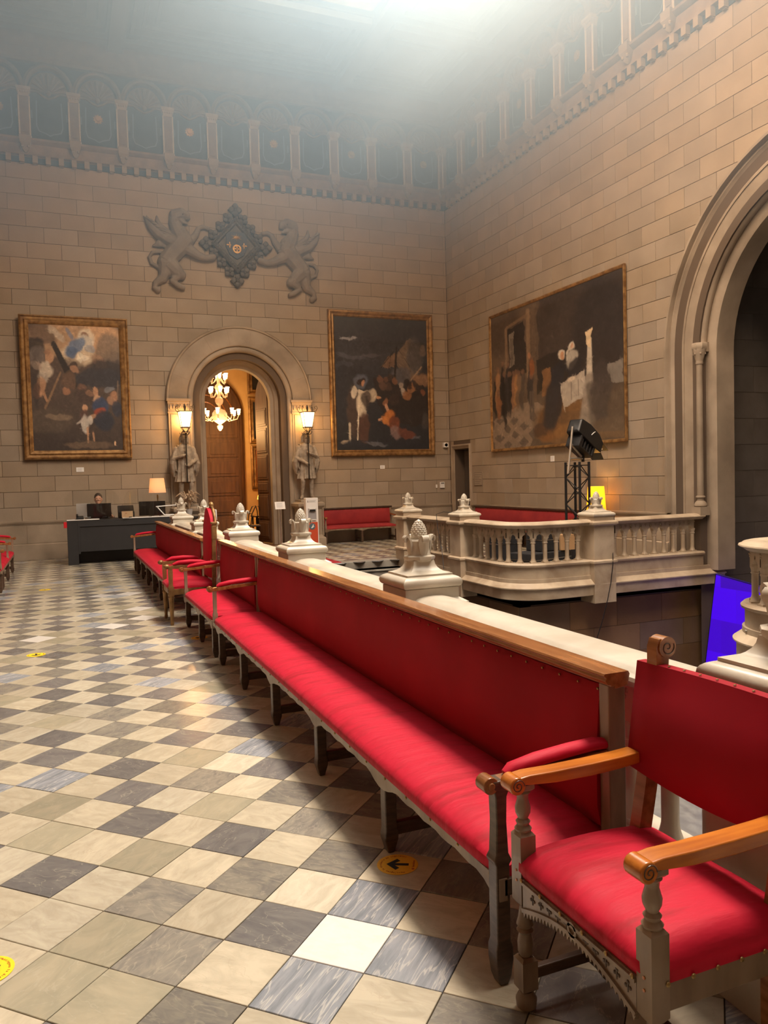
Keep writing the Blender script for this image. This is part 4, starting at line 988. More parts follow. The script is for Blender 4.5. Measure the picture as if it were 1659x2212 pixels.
_a = cm.node_tree.nodes.new('ShaderNodeVertexColor'); _a.layer_name = 'paint'
cm.node_tree.links.new(_a.outputs[0], cm.node_tree.nodes['Principled BSDF'].inputs['Base Color']); cm.node_tree.nodes['Principled BSDF'].inputs['Roughness'].default_value = .55
def canvas(name, parent, w, h, nx, ny, img, W):
    """W(u 0..1 right, v 0..1 down) -> local"""
    q = MB(); vs = [W(i/(nx-1), j/(ny-1)) for j in range(ny) for i in range(nx)]
    fs = [(j*nx+i, j*nx+i+1, (j+1)*nx+i+1, (j+1)*nx+i) for j in range(ny-1) for i in range(nx-1)]
    me = bpy.data.meshes.new(name); me.from_pydata(vs, [], fs); me.materials.append(cm)
    ca = me.color_attributes.new('paint', 'FLOAT_COLOR', 'POINT'); d = np.ones((nx*ny, 4), np.float32); d[:, :3] = img.reshape(-1, 3); ca.data.foreach_set('color', d.ravel())
    o = bpy.data.objects.new(name, me); COL.objects.link(o); o.parent = parent; return o
def painting(label, x0, x1, z0, z1, fw, ops, bg, plane, seed, nx, ny, frame=True, prof=None, tilt=0):
    """plane 'b' back wall (x), 'r' right wall (y, left edge = larger y)"""
    cx, cz = (x0+x1)/2, (z0+z1)/2; w, h = abs(x1-x0), z1-z0
    loc = (cx, YB-.02, z0) if plane == 'b' else (XR-.02, cx, z0)
    t = thing('framed_painting', label, 'painting', loc, 0 if plane == 'b' else -PI/2)
    prof = prof or [(0, 0), (0, .07), (.03, .085), (.045, .06), (.09, .05), (.12, .075), (.14, .07), (fw, .03), (fw, 0)]
    q = MB(); q.sweep([(-w/2, 0), (w/2, 0), (w/2, h), (-w/2, h)], prof, lambda u, v, d: (u, -d-.02, v), closed=True); q.build('frame', giltwood, t, smooth=25)
    q = MB(); q.box(-w/2+.02, w/2-.02, -.03, .0, .02, h-.02); q.build('backing_board', wood_dark, t)
    img = canvas_colors(nx, ny, bg, ops, seed)
    a = fw*.9; canvas('canvas', t, w, h, nx, ny, img, lambda u, v: (-w/2+a+(w-2*a)*u, -.042, h-a-(h-2*a)*v))
    return t
SK = (176, 136, 104); 
opsL = [('e',.55,.12,.55,.16,0,(168,136,104),.9), ('e',.78,.10,.22,.12,0,(190,150,112),.8), ('e',.88,.2,.16,.14,0,(112,98,84),.8), ('e',.52,.24,.2,.09,0,(196,176,148),.9), ('e',.15,.08,.16,.08,.4,(90,72,60),.8), ('e',.30,.08,.10,.03,.5,(176,160,140),.8),
 ('e',.08,.18,.1,.08,0,(38,34,34),.9), ('e',.62,.09,.09,.07,0,(208,196,172),.8), ('e',.60,.08,.045,.035,0,(120,86,66),.9), ('e',.60,.13,.10,.06,0,(186,178,164),.9), ('e',.50,.17,.13,.055,-.5,(92,112,140),.9), ('e',.46,.22,.06,.05,-.4,(78,98,128),.9), ('e',.66,.19,.06,.03,0,(150,150,152),.8), ('l',.42,.04,.47,.10,.018,.02,(118,120,132),.9), ('e',.57,.27,.07,.02,0,(224,212,190),.9), ('e',.55,.265,.03,.045,0,(214,204,182),.9),
 ('e',.76,.28,.10,.05,.3,(150,118,94),.7), ('e',.10,.25,.10,.06,0,(104,94,88),.8), ('e',.35,.36,.25,.1,0,(74,60,52),.7), ('e',.85,.36,.2,.1,0,(44,40,42),.9), ('e',.75,.42,.3,.08,0,(46,46,52),.9), ('l',.27,.16,.47,.47,.028,.04,(36,30,26),1), ('l',.15,.66,.33,.38,.013,.010,(124,98,72),1),
 ('e',.23,.27,.04,.06,.5,SK,.95), ('e',.22,.23,.035,.03,0,(150,112,86),.9), ('e',.18,.36,.08,.06,.3,(184,170,150),.95), ('e',.14,.42,.06,.05,0,(168,156,140),.9), ('e',.12,.49,.05,.07,.2,SK,.9), ('l',.12,.5,.17,.60,.022,.012,(160,122,92),.95), ('e',.08,.32,.06,.035,.4,(170,150,132),.7), ('e',.07,.53,.05,.05,0,(110,78,60),.8),
 ('e',.47,.32,.045,.03,0,(60,44,36),.95), ('e',.48,.35,.05,.03,0,(164,124,96),.8), ('e',.42,.44,.08,.07,.6,(96,74,58),.85), ('e',.39,.53,.04,.03,0,(150,108,80),.8), ('e',.2,.76,.25,.10,0,(84,74,62),.6), ('e',.3,.73,.14,.025,0,(128,110,90),.7),
 ('e',.56,.49,.045,.035,0,(104,78,62),.95), ('e',.57,.56,.10,.06,.2,(66,52,46),.95), ('e',.63,.54,.05,.02,.3,(128,96,74),.8), ('e',.70,.53,.035,.035,0,(172,132,102),.95), ('e',.71,.58,.05,.03,0,(190,156,126),.9), ('e',.76,.64,.09,.07,.3,(48,64,92),.95), ('e',.74,.70,.07,.045,-.4,(138,62,36),.95), ('e',.78,.76,.11,.08,0,(34,40,52),.95), ('e',.66,.73,.05,.02,-.5,(172,134,104),.8),
 ('e',.92,.55,.04,.04,0,(160,118,88),.85), ('e',.89,.60,.06,.04,.3,(150,116,92),.85), ('e',.94,.66,.05,.07,0,(40,46,60),.9), ('e',.86,.50,.06,.02,-.3,(120,124,130),.7), ('l',.96,.44,.95,.58,.008,.008,(110,92,76),.9),
 ('e',.59,.66,.035,.03,0,(182,142,110),.95), ('e',.57,.70,.05,.03,0,(84,60,50),.9), ('e',.575,.78,.04,.075,.05,(178,172,162),.95), ('e',.63,.75,.025,.03,0,(184,178,168),.9), ('e',.52,.76,.05,.012,-.6,(176,168,158),.8), ('l',.60,.82,.60,.93,.014,.009,SK,.9), ('l',.66,.86,.67,.92,.012,.008,SK,.8), ('e',.6,.955,.26,.03,0,(110,92,74),.6), ('e',.89,.94,.014,.014,0,(210,176,140),.9), ('e',.06,.45,.05,.2,0,(30,26,26),.5)]
def gl_dark(): pass
tl = painting('large gilt-framed baroque painting of a cross and clouds above the desk', -.73, 1.50, 2.20, 5.32, .19, opsL, ((92,76,64),(52,44,40)), 'b', 1, 190, 270)
tl.rotation_euler = (math.radians(1.2), 0, 0); tl.location.y = YB-.03
opsM = [('e',.5,.15,.6,.25,0,(54,54,58),.8), ('e',.15,.16,.09,.010,0,(150,150,154),.8), ('e',.18,.3,.16,.018,.1,(76,78,84),.7), ('e',.38,.29,.12,.012,-.1,(84,82,84),.6), ('e',.1,.36,.10,.02,0,(66,68,76),.6),
 ('p',[(.66,.25),(.80,.14),(.90,.22),(.93,.33),(.88,.43),(.80,.47),(.72,.42),(.66,.34)],(104,88,74),.95), ('e',.86,.28,.09,.15,-.2,(70,68,68),.9), ('p',[(.48,.38),(.63,.26),(.66,.26),(.65,.36)],(112,88,68),.85), ('e',.7,.43,.12,.07,0,(78,76,78),.9), ('e',.93,.46,.10,.05,0,(128,98,72),.8), ('e',.95,.24,.04,.04,0,(108,92,78),.6), ('l',.80,.47,.93,.36,.006,.006,(140,116,92),.9),
 ('l',.66,.22,.63,.46,.008,.014,(34,30,30),1), ('l',.60,.26,.56,.44,.002,.002,(30,28,28),1), ('l',.67,.22,.8,.36,.002,.002,(34,32,32),1), ('l',.48,.38,.66,.22,.003,.003,(30,28,28),1),
 ('p',[(.38,.47),(.60,.42),(.66,.50),(.94,.50),(1,.62),(1,.82),(.62,.80),(.45,.66)],(40,34,32),.98)]
for (x, y, r, c) in ((.46,.47,.03,(98,70,54)), (.52,.46,.03,(88,64,50)), (.57,.44,.035,(58,46,40)), (.63,.47,.03,(110,78,58)), (.70,.50,.028,(140,128,116)), (.72,.55,.035,(158,146,132)), (.76,.48,.03,(36,30,28)), (.81,.52,.035,(136,96,64)), (.80,.50,.024,(44,34,30)), (.86,.50,.028,(50,38,34)), (.89,.53,.04,(42,34,32)), (.93,.56,.03,(110,70,48)), (.55,.52,.04,(70,52,44)), (.49,.52,.04,(84,62,50)), (.66,.55,.04,(44,36,34)), (.62,.61,.05,(52,40,36)), (.76,.58,.05,(128,88,56))): opsM.append(('e',x,y,r,r*.9,0,c,.9))
opsM += [('e',.265,.475,.075,.05,0,(86,92,104),.8), ('e',.27,.475,.04,.03,0,(42,30,26),1), ('e',.285,.485,.02,.02,0,(168,122,90),.95), ('e',.19,.70,.075,.20,0,(66,54,48),.95), ('e',.20,.56,.03,.05,.2,(196,186,168),.95), ('e',.30,.565,.08,.022,.3,(188,176,156),.95), ('e',.27,.66,.05,.10,0,(196,184,162),.9), ('e',.38,.60,.045,.05,.2,(176,162,140),.9), ('e',.32,.62,.05,.07,0,(62,52,48),.9), ('l',.44,.60,.47,.60,.012,.007,(178,134,100),.9), ('l',.25,.55,.22,.92,.010,.006,(204,194,174),.95), ('l',.14,.80,.14,.93,.012,.01,(190,180,160),.8), ('e',.29,.83,.05,.12,0,(76,52,42),.9), ('e',.08,.935,.05,.015,0,(170,158,140),.8), ('e',.29,.935,.025,.010,0,(176,110,64),.9),
 ('e',.53,.63,.03,.022,0,(130,88,62),.9), ('l',.53,.66,.55,.70,.016,.016,(178,136,108),.95), ('e',.57,.74,.07,.05,-.6,(170,104,50),.95), ('e',.52,.76,.05,.03,-.2,(176,112,56),.9), ('l',.45,.77,.48,.76,.01,.008,(184,140,108),.9), ('e',.62,.80,.06,.06,.7,(108,60,40),.9), ('e',.62,.87,.07,.045,.7,(122,100,96),.85), ('e',.75,.88,.11,.035,.15,(96,54,40),.85), ('e',.5,.96,.5,.05,0,(34,36,42),.9), ('e',.42,.95,.12,.015,.2,(96,98,104),.7), ('e',.85,.91,.06,.010,-.2,(90,92,98),.6), ('e',.95,.78,.04,.07,0,(70,66,64),.6)]
painting('gilt-framed dark painting of a robed figure and a sailing boat, beside the corner', 6.29, 9.17, 2.16, 5.83, .16, opsM, ((50,50,54),(34,36,40)), 'b', 2, 200, 260,
         prof=[(0, 0), (0, .06), (.02, .085), (.05, .09), (.08, .07), (.10, .05), (.13, .06), (.16, .03), (.16, 0)])
opsR = [('p',[(0,.0),(.4,.0),(.4,.7),(0,.7)],(92,76,62),.9), ('e',.1,.1,.18,.2,0,(70,58,50),.8), ('p',[(.16,.14),(.31,.10),(.31,.48),(.16,.52)],(40,36,36),.95), ('p',[(.17,.18),(.22,.16),(.22,.40),(.17,.42)],(126,116,104),.8), ('l',.185,.2,.185,.4,.003,.003,(64,56,50),.9), ('l',.20,.2,.20,.4,.003,.003,(64,56,50),.9), ('l',.14,.12,.14,.58,.012,.012,(120,98,78),.8), ('l',.335,.04,.335,.5,.016,.018,(126,104,82),.8), ('l',.15,.11,.32,.07,.012,.012,(116,94,74),.8), ('l',.02,.02,.4,-.02,.03,.03,(84,70,58),.8),
 ('p',[(.42,0),(1,0),(1,.62),(.42,.58)],(58,50,46),.97), ('p',[(.40,.42),(.75,.34),(.75,.60),(.40,.64)],(36,32,32),.9), ('e',.85,.35,.2,.35,0,(42,38,38),.85),
 ('p',[(0,.78),(.3,.68),(.45,.72),(.34,1.01),(0,1.01)],(128,112,96),.95)]
for i in range(5):
    for j in range(4):
        if (i+j) % 2 == 0: opsR.append(('p',[(.02+i*.075,.80+j*.06),(.06+i*.075,.765+j*.06),(.10+i*.075,.80+j*.06),(.06+i*.075,.835+j*.06)],(86,76,68),.85))
for (x, y, ry, c) in ((.03,.62,.14,(38,34,34)), (.055,.58,.17,(150,112,78)), (.06,.68,.10,(124,84,56)), (.10,.58,.2,(30,30,34)), (.115,.66,.20,(24,24,28)), (.15,.58,.18,(34,34,40)), (.175,.62,.15,(28,28,32)), (.205,.60,.13,(128,92,66)), (.23,.58,.12,(150,110,72)), (.25,.60,.13,(104,84,66)), (.28,.60,.13,(70,62,56)), (.345,.52,.15,(44,40,44)), (.35,.62,.12,(48,44,46)), (.355,.44,.06,(130,80,48))):
    opsR += [('e',x,y,.022,ry,.02,c,.92), ('e',x+.002,y-ry*1.02,.014,.022,0,(104,78,62),.85)]
opsR += [('l',.345,.62,.345,.80,.010,.008,(84,74,66),.9), ('l',.365,.62,.37,.79,.010,.008,(84,74,66),.9), ('e',.34,.355,.016,.024,0,(160,116,86),.95),
 ('p',[(.44,.50),(.51,.48),(.51,.66),(.44,.68)],(118,84,54),.9), ('e',.60,.84,.23,.16,0,(104,76,48),.9), ('e',.50,.92,.12,.06,0,(120,82,46),.8), ('e',.66,.74,.16,.06,0,(116,84,50),.7), ('e',.62,.92,.1,.05,0,(136,100,60),.6), ('e',.42,.9,.06,.05,0,(66,50,42),.8), ('e',.53,.72,.075,.20,.2,(34,34,40),.95), ('e',.56,.54,.05,.08,.2,(32,34,42),.95), ('l',.53,.66,.50,.84,.04,.06,(40,40,46),.8), ('e',.595,.41,.028,.035,0,(196,184,166),.95), ('e',.60,.42,.015,.026,0,(182,134,100),.95), ('l',.62,.5,.67,.55,.02,.012,(30,32,38),.95),
 ('e',.665,.37,.025,.03,0,(184,176,160),.95), ('e',.668,.37,.013,.022,0,(176,132,102),.9), ('e',.665,.46,.04,.06,0,(176,168,154),.85), ('e',.69,.52,.05,.06,0,(34,34,40),.9), ('e',.64,.40,.01,.02,0,(190,180,164),.8),
 ('p',[(.59,.60),(.76,.555),(.77,.70),(.63,.755),(.62,.80),(.60,.70)],(168,158,144),.95), ('l',.66,.60,.66,.72,.004,.004,(120,112,102),.8), ('l',.71,.60,.71,.70,.004,.004,(120,112,102),.8), ('e',.67,.585,.03,.015,-.2,(196,180,158),.9), ('l',.79,.36,.785,.62,.014,.022,(190,178,160),.95), ('l',.785,.60,.76,.90,.03,.055,(140,130,118),.9), ('l',.80,.66,.84,.88,.04,.06,(96,88,80),.85), ('p',[(.77,.31),(.82,.29),(.80,.34),(.785,.42),(.77,.40)],(206,182,146),.95), ('e',.86,.70,.06,.2,0,(60,54,52),.8), ('p',[(.90,.53),(1,.52),(1,.66),(.91,.66)],(122,116,108),.85), ('e',.9,.92,.12,.07,0,(92,78,64),.8), ('e',.78,.97,.3,.03,0,(110,86,60),.6)]
painting('wide history painting hung high on the right wall above the light tower', 16.47, 11.60, 2.14, 5.36, .07, opsR, ((84,70,58),(84,72,60)), 'r', 3, 300, 200,
         prof=[(0, 0), (0, .05), (.015, .055), (.04, .045), (.06, .03), (.07, 0)])
# ================================================================= COAT OF ARMS WITH TWO GRIFFINS
def pl(cx, cy): return onY(cx*.3376, cy*.3376+420)
loz = thing('carved_lozenge', 'dark carved diamond-shaped coat of arms with gold emblem between the two griffins', 'relief', (4.06, YB, 7.2))
HW, HH = .56, .62
L3 = lambda u, v, d: (u, -d, v)
q = MB(); q.prism([(-HW, 0), (0, -HH), (HW, 0), (0, HH)], L3, 0, .10); q.build('backplate', relief_dark, loz)
q = MB(); q.sweep([(-HW, 0), (0, -HH), (HW, 0), (0, HH)], [(-.03, 0), (-.03, .14), (0, .17), (.03, .14), (.07, .15), (.10, .10), (.10, .05)], L3, closed=True); q.build('raised_frame', relief_dark, loz, smooth=20)
q = MB()
for a, b in (((-HW, 0), (0, -HH)), ((0, -HH), (HW, 0)), ((HW, 0), (0, HH)), ((0, HH), (-HW, 0))):
    for k in range(12): t = (k+.5)/12; q.ball(((a[0]+(b[0]-a[0])*t)*.91, -.15, (a[1]+(b[1]-a[1])*t)*.91), .016, 6, 4)
q.build('bead_border', relief_dark, loz, kind='stuff')
def crocket():
    q = MB(); q.box(-.075, .075, -.07, 0, -.075, .075)
    for k in range(4):
        a = PI/4+PI/2*k; q.ball((.055*math.cos(a), -.075, .055*math.sin(a)), (.045, .03, .045), 7, 5)
    q.ball((0, -.085, 0), .03, 7, 5); return q.mesh('leaf_crocket', relief_dark, 40)
CK = crocket()
for a, b in (((-HW, 0), (0, -HH)), ((0, -HH), (HW, 0)), ((HW, 0), (0, HH)), ((0, HH), (-HW, 0))):
    for k in range(4): t = k/4; inst('leaf_crocket', CK, loz, ((a[0]+(b[0]-a[0])*t)*1.27, -.0, (a[1]+(b[1]-a[1])*t)*1.34), (0, 0 if k else PI/4, 0), (1.35, 1.2, 1.35) if k else (1.6, 1.2, 1.6))
bl = mat('shield_slate', (.035, .045, .065), .6)
q = MB(); q.prism([(-.24, .30), (.24, .30), (.26, -.05), (.17, -.24), (0, -.34), (-.17, -.24), (-.26, -.05)], L3, .10, .13); q.build('shield', bl, loz, bevel=.01)
q = MB()
for i in range(12): a = 2*PI*i/12; r = .13 if i % 2 else .09; q.tube([(0, -.135, .17), (r*math.cos(a)*1.1, -.138, .17+r*math.sin(a)*.7)], [.012, .003], 5)
q.ball((0, -.14, .17), (.035, .015, .028), 10, 6); q.build('gold_sunburst', gold, loz)
q = MB(); q.sweep(arc(0, -.10, .085, 0, 2*PI*.999, 20), [(-.018, .13), (-.018, .15), (.018, .15), (.018, .13)], L3); q.box(-.012, .012, -.15, -.13, -.17, -.03); q.box(-.07, .07, -.15, -.13, -.112, -.088)
for s in (-1, 1): q.box(s*.19-.05, s*.19+.05, -.145, -.13, -.03, .0); q.box(s*.17-.01, s*.17+.01, -.145, -.13, -.08, .05)
q.build('gold_emblem', gold, loz)
q = MB()
for i in range(7): x = -.18+.06*i; q.box(x-.01, x+.01, -.142, -.13, -.24+.03*abs(i-3), -.19)
q.build('shield_bars', relief_dark, loz)
GR = {'body': ([(1060,440),(1085,400),(1130,350),(1165,310),(1150,265),(1125,225),(1108,185),(1110,150),(1135,132)], [48,46,50,56,46,36,30,30,30]),
      'head': ([(1110,140),(1150,130),(1185,140),(1200,160),(1180,165)], [30,30,20,10,5]), 'jaw': ([(1130,155),(1160,180),(1190,195)], [18,14,6]), 'ear': ([(1112,135),(1100,108)], [12,4]),
      'leg1': ([(1060,440),(1050,500),(1035,540),(990,572),(985,600),(1005,615)], [46,36,26,17,15,16]), 'leg2': ([(1075,450),(1125,500),(1150,520),(1110,540),(1095,560),(1135,590),(1165,603)], [44,36,28,22,16,15,12]),
      'tail': ([(1050,450),(1005,468),(965,445),(950,405),(968,375),(1010,372),(1045,382),(1062,360),(1045,332),(1010,322),(975,332)], [16,11,10,10,10,9,9,9,12,20,6]),
      'fore1': ([(1165,300),(1215,300),(1245,265),(1262,225),(1290,213),(1325,222)], [30,24,18,14,13,10]), 'fore2': ([(1170,340),(1215,370),(1260,398),(1310,415),(1355,408)], [36,28,22,17,18]),
      'wing': ([(1150,320),(1080,300),(1010,260),(960,210),(935,165),(932,145)], [36,34,28,22,14,5]), 'wing2': ([(1120,290),(1060,240),(1020,205),(1000,170),(998,140)], [20,18,15,12,5])}
def griffin(label, mirror):
    t = thing('griffin_relief', label, 'relief', (4.06, YB, 6.0)); q = MB()
    k = .00452
    def W3(cx, cy, d):
        X, Z = pl(cx, cy); X = X-4.045; 
        return ((-X if mirror else X), -d, Z-6.0)
    for nm, (P, R) in GR.items():
        off = {'wing2': .02, 'wing': .07, 'leg2': .09, 'fore2': .09, 'head': .08, 'jaw': .08}.get(nm, .05)
        # resample smoothly
        pts = [W3(x, y, off) for x, y in P]; rs = [r*k for r in R]
        q.tube(pts, rs, 10, flat=1.0)
        for p_, r_ in zip(pts, rs): q.ball(p_, r_*.98, 8, 6)
    for i in range(9):                                        # feathers of the wing
        a0 = (1150-i*23, 330-i*14); a1 = (a0[0]-70+i*2, a0[1]-8-i*9+ (20 if i < 3 else 0)); q.tube([W3(*a0, .055), W3((a0[0]+a1[0])/2, (a0[1]+a1[1])/2+12, .07), W3(*a1, .03)], [.05, .045, .015], 6)
    for (bx_, by) in ((1005,615),(1165,603),(1355,408),(1325,222)):
        for j in range(3): q.ball(W3(bx_+6*(j-1), by+8, .05), .03, 6, 4)
    o = q.build('body', relief, t, remesh=.012); e = MB(); e.ball(W3(1158, 143, .20), .016, 8, 6); e.build('eye', relief_dark, t)
    for i in range(8):
        a0 = (1120-i*20, 318-i*17); e = MB(); e.tube([W3(a0[0]+14, a0[1]+4, .17), W3(a0[0]-22, a0[1]+2-i*3, .185), W3(a0[0]-62, a0[1]-10-i*5, .12)], [.014, .026, .006], 6); e.build('wing_feather', relief, t, smooth=60)
    for i in range(5): e = MB(); e.tube([W3(1150-i*6, 275-i*28, .13), W3(1128-i*6, 268-i*28, .17), W3(1105-i*3, 280-i*28, .12)], [.01, .026, .006], 6); e.build('mane_lock', relief, t, smooth=60)
griffin('carved stone winged griffin reaching right towards the carved diamond', False)
griffin('carved stone winged griffin reaching left towards the carved diamond', True)
# ================================================================= FIGURES
def limb(q, pts, rs, n=12):
    q.tube(pts, rs, n)
    for p_, r_ in zip(pts, rs): q.ball(p_, r_*.995, 10, 7)
def head(q, c, s, yaw=0, beard=False, m=None):
    i0 = len(q.v)
    q.ball((0, 0, 0), (.076*s, .094*s, .115*s), 16, 12); q.ball((0, -.035*s, -.055*s), (.052*s, .055*s, .06*s), 12, 8)
    q.tube([(0, -.088*s, .02*s), (0, -.108*s, -.012*s), (0, -.094*s, -.022*s)], [.008*s, .014*s, .012*s], 8); q.ball((0, -.078*s, .032*s), (.05*s, .016*s, .010*s), 10, 6)
    for sx in (-1, 1): q.ball((sx*.078*s, .005*s, -.01*s), (.012*s, .022*s, .032*s), 8, 6); q.ball((sx*.03*s, -.078*s, -.02*s), (.022*s, .018*s, .02*s), 8, 6)
    q.ball((0, -.086*s, -.058*s), (.026*s, .012*s, .009*s), 8, 6); q.ball((0, -.08*s, -.092*s), (.024*s, .018*s, .018*s), 8, 6)
    if beard: q.ball((0, -.07*s, -.10*s), (.045*s, .03*s, .07*s), 10, 8)
    q.tf(Matrix.Translation(c) @ Matrix.Rotation(yaw, 4, 'Z'), i0)
def hand(q, p, d, s=1.0, curl=.6, side=1, up=(0, 0, 1)):
    """palm at p, pointing d, four unequal curled fingers and a thumb"""
    d = Vector(d).normalized(); n = d.cross(Vector(up)).normalized()*side; pn = d.cross(n).normalized(); P = Vector(p)
    q.tube([tuple(P-d*.02*s), tuple(P+d*.03*s), tuple(P+d*.07*s)], [.026*s, .034*s, .032*s], 10, flat=.5)
    for k, l in enumerate((.065, .075, .07, .055)):
        b = P+d*.07*s+n*((k-1.5)*.018*s); j1 = b+(d*math.cos(curl)+pn*math.sin(curl))*l*.5*s; j2 = j1+(d*math.cos(curl*2.2)+pn*math.sin(curl*2.2))*l*.5*s
        q.tube([tuple(b), tuple(j1), tuple(j2)], [.0095*s, .009*s, .007*s], 7)
    b = P+d*.01*s-n*.028*s; j1 = b+(d*.5-n*.6+pn*.4).normalized()*.035*s; j2 = j1+(d*.8+pn*.6).normalized()*.03*s; q.tube([tuple(b), tuple(j1), tuple(j2)], [.013*s, .011*s, .008*s], 7)
lampglass = mat('lantern_glass', (1, .8, .5), .4, emit=(1, .52, .17), estr=9)
def king(label, x, mirror, pz=1.12):
    s = -1 if mirror else 1
    t = thing('king_statue', label, 'statue', (x, YB-.42, pz)); q = MB()
    # legs: weight on one leg, the other forward
    limb(q, [(s*-.09, 0, .78), (s*-.10, -.03, .45), (s*-.11, .0, .10)], [.085, .062, .042]); limb(q, [(s*-.11, 0, .08), (s*-.115, -.09, .04), (s*-.12, -.15, .03)], [.04, .036, .024])
    limb(q, [(s*.09, 0, .78), (s*.12, -.07, .44), (s*.13, .0, .10)], [.085, .06, .04]); limb(q, [(s*.13, 0, .08), (s*.17, -.08, .04), (s*.20, -.13, .03)], [.04, .036, .024])
    # tunic with folds
    n = 36; rings = []
    for z, rx, ry, f in ((.50, .215, .175, .036), (.60, .20, .16, .030), (.75, .185, .145, .018), (.90, .17, .13, .010), (1.05, .185, .135, .004), (1.2, .20, .135, .003), (1.30, .17, .12, 0), (1.36, .09, .08, 0)):
        rings.append([((rx+f*math.sin(i*2*PI/n*9))*math.cos(2*PI*i/n), (ry+f*math.sin(i*2*PI/n*9+1))*math.sin(2*PI*i/n), z) for i in range(n)])
    q.ring_stack(rings)
    # cape falling behind the arms
    for sx in (-1, 1):
        q.tube([(sx*.16, .02, 1.27), (sx*.25, .0, 1.10), (sx*.29, .0, .92), (sx*.27, .03, .74), (sx*.25, .05, .62)], [.07, .085, .10, .08, .03], 12, flat=.6)
        for k in range(4): q.tube([(sx*(.17+.03*k), -.05, 1.2-.02*k), (sx*(.21+.03*k), -.06, 1.0), (sx*(.19+.03*k), -.02, .72+.04*k)], [.014, .018, .008], 6)
    q.tube([(-.16, .07, 1.3), (0, .1, 1.28), (.16, .07, 1.3)], [.06, .07, .06], 10); q.tube([(-.11, -.08, 1.28), (0, -.13, 1.19), (.11, -.08, 1.28)], [.02, .022, .02], 8)
    # arms
    st = s*.02
    limb(q, [(-s*.19, 0, 1.25), (-s*.25, -.06, 1.03), (-s*.05, -.20, 1.10)], [.065, .055, .034]); hand(q, (-s*.04, -.20, 1.11), (s*1, -.1, .2), .95, .9, s)
    limb(q, [(s*.19, 0, 1.25), (s*.25, -.05, 1.0), (s*.05, -.21, .87)], [.065, .055, .034]); hand(q, (s*.06, -.21, .87), (-s*1, -.1, .0), .95, .9, -s)
    limb(q, [(0, 0, 1.32), (0, -.01, 1.44)], [.06, .052]); head(q, (0, -.02, 1.505), .92, s*.15, True)
    # hair
    for sx in (-1, 1): q.tube([(sx*.06, .03, 1.56), (sx*.085, .03, 1.50), (sx*.08, .03, 1.42), (sx*.10, .02, 1.38)], [.03, .032, .03, .015], 8)
    # crown
    q.lathe([(.072, 1.555), (.078, 1.57), (.086, 1.605), (.08, 1.61), (.05, 1.60)], (0, -.01, 0), 16)
    o = q.build('figure', statue, t, remesh=.0105)
    c = MB()
    for i in range(8): a = 2*PI*i/8; c.tube([(.084*math.cos(a), -.01+.084*math.sin(a), 1.60), (.094*math.cos(a), -.01+.094*math.sin(a), 1.635)], [.016, .004], 6)
    c.build('crown_points', statue, t, smooth=40)
    q = MB(); q.box(-.24, .24, -.24, .24, -.06, 0); q.build('plinth', statue, t, bevel=.01)
    # staff with lantern (held by the statue: a thing of its own)
    sx_ = x+s*.01
    l = thing('staff_lantern', 'glowing lantern on a wrought-iron staff held by the king statue '+('left' if not mirror else 'right')+' of the doorway', 'lamp', (sx_, YB-.42-.235, pz))
    q = MB(); q.tube([(0, 0, .48), (0, 0, 1.62)], .014, 8)
    for z in (.5, 1.36, 1.52, 1.6): q.ball((0, 0, z), (.028, .028, .02), 8, 5)
    q.build('staff', iron, l, smooth=40)
    for k in range(4):
        a = PI/2*k+PI/4; c_, s_ = math.cos(a), math.sin(a)
        q = MB(); q.tube([(0, 0, 1.56), (.07*c_, .07*s_, 1.57), (.11*c_, .11*s_, 1.62), (.07*c_, .07*s_, 1.66), (.045*c_, .045*s_, 1.62)], .008, 6); q.build('scroll_bracket', iron, l, smooth=50)
        q = MB(); q.tube([(.0, 0, 1.63), (.07*c_, .07*s_, 1.67), (.115*c_, .115*s_, 1.72), (.125*c_, .125*s_, 1.74), (.20*c_, .20*s_, 2.09)], .007, 6); q.build('cage_bar', iron, l, smooth=50)
        q = MB(); q.tube([(.2*c_, .2*s_, 2.09), (.235*c_, .235*s_, 2.11), (.27*c_, .27*s_, 2.17), (.25*c_, .25*s_, 2.23), (.21*c_, .21*s_, 2.22), (.20*c_, .20*s_, 2.18), (.225*c_, .225*s_, 2.17)], .007, 6); q.build('top_scroll', iron, l, smooth=50)
    q = MB(); q.sweep([(-.142, -.142), (.142, -.142), (.142, .142), (-.142, .142)], [(-.01, 2.08), (-.01, 2.10), (.01, 2.10), (.01, 2.08)], XYZ, closed=True); q.build('top_rim', iron, l)
    q = MB(); q.sweep([(-.092, -.092), (.092, -.092), (.092, .092), (-.092, .092)], [(-.008, 1.725), (-.008, 1.745), (.008, 1.745), (.008, 1.725)], XYZ, closed=True); q.build('bottom_rim', iron, l)
    q = MB(); q.tube([(0, 0, 2.10), (0, 0, 2.2), (0, 0, 2.27)], [.015, .03, .004], 8); q.build('spike', iron, l, smooth=50)
    q = MB(); q.ring_stack([[(a*w_, b*w_, z) for a, b in ((-1, -1), (1, -1), (1, 1), (-1, 1))] for w_, z in ((.086, 1.745), (.136, 2.08))]); q.build('lantern_glass', lampglass, l)
    point('lantern_bulb', (sx_, YB-.42-.235-.20, pz+1.95), 22, (1, .50, .16), .08)
    point('lantern_glow', (sx_-s*.02, YB-.27, pz+1.95), 26, (1, .50, .16), .08)
    # pedestal
    p = thing('statue_pedestal', 'stone pedestal carrying the king statue '+('left of the doorway' if not mirror else 'right of the doorway'), 'pedestal', (x, YB-.42, 0))
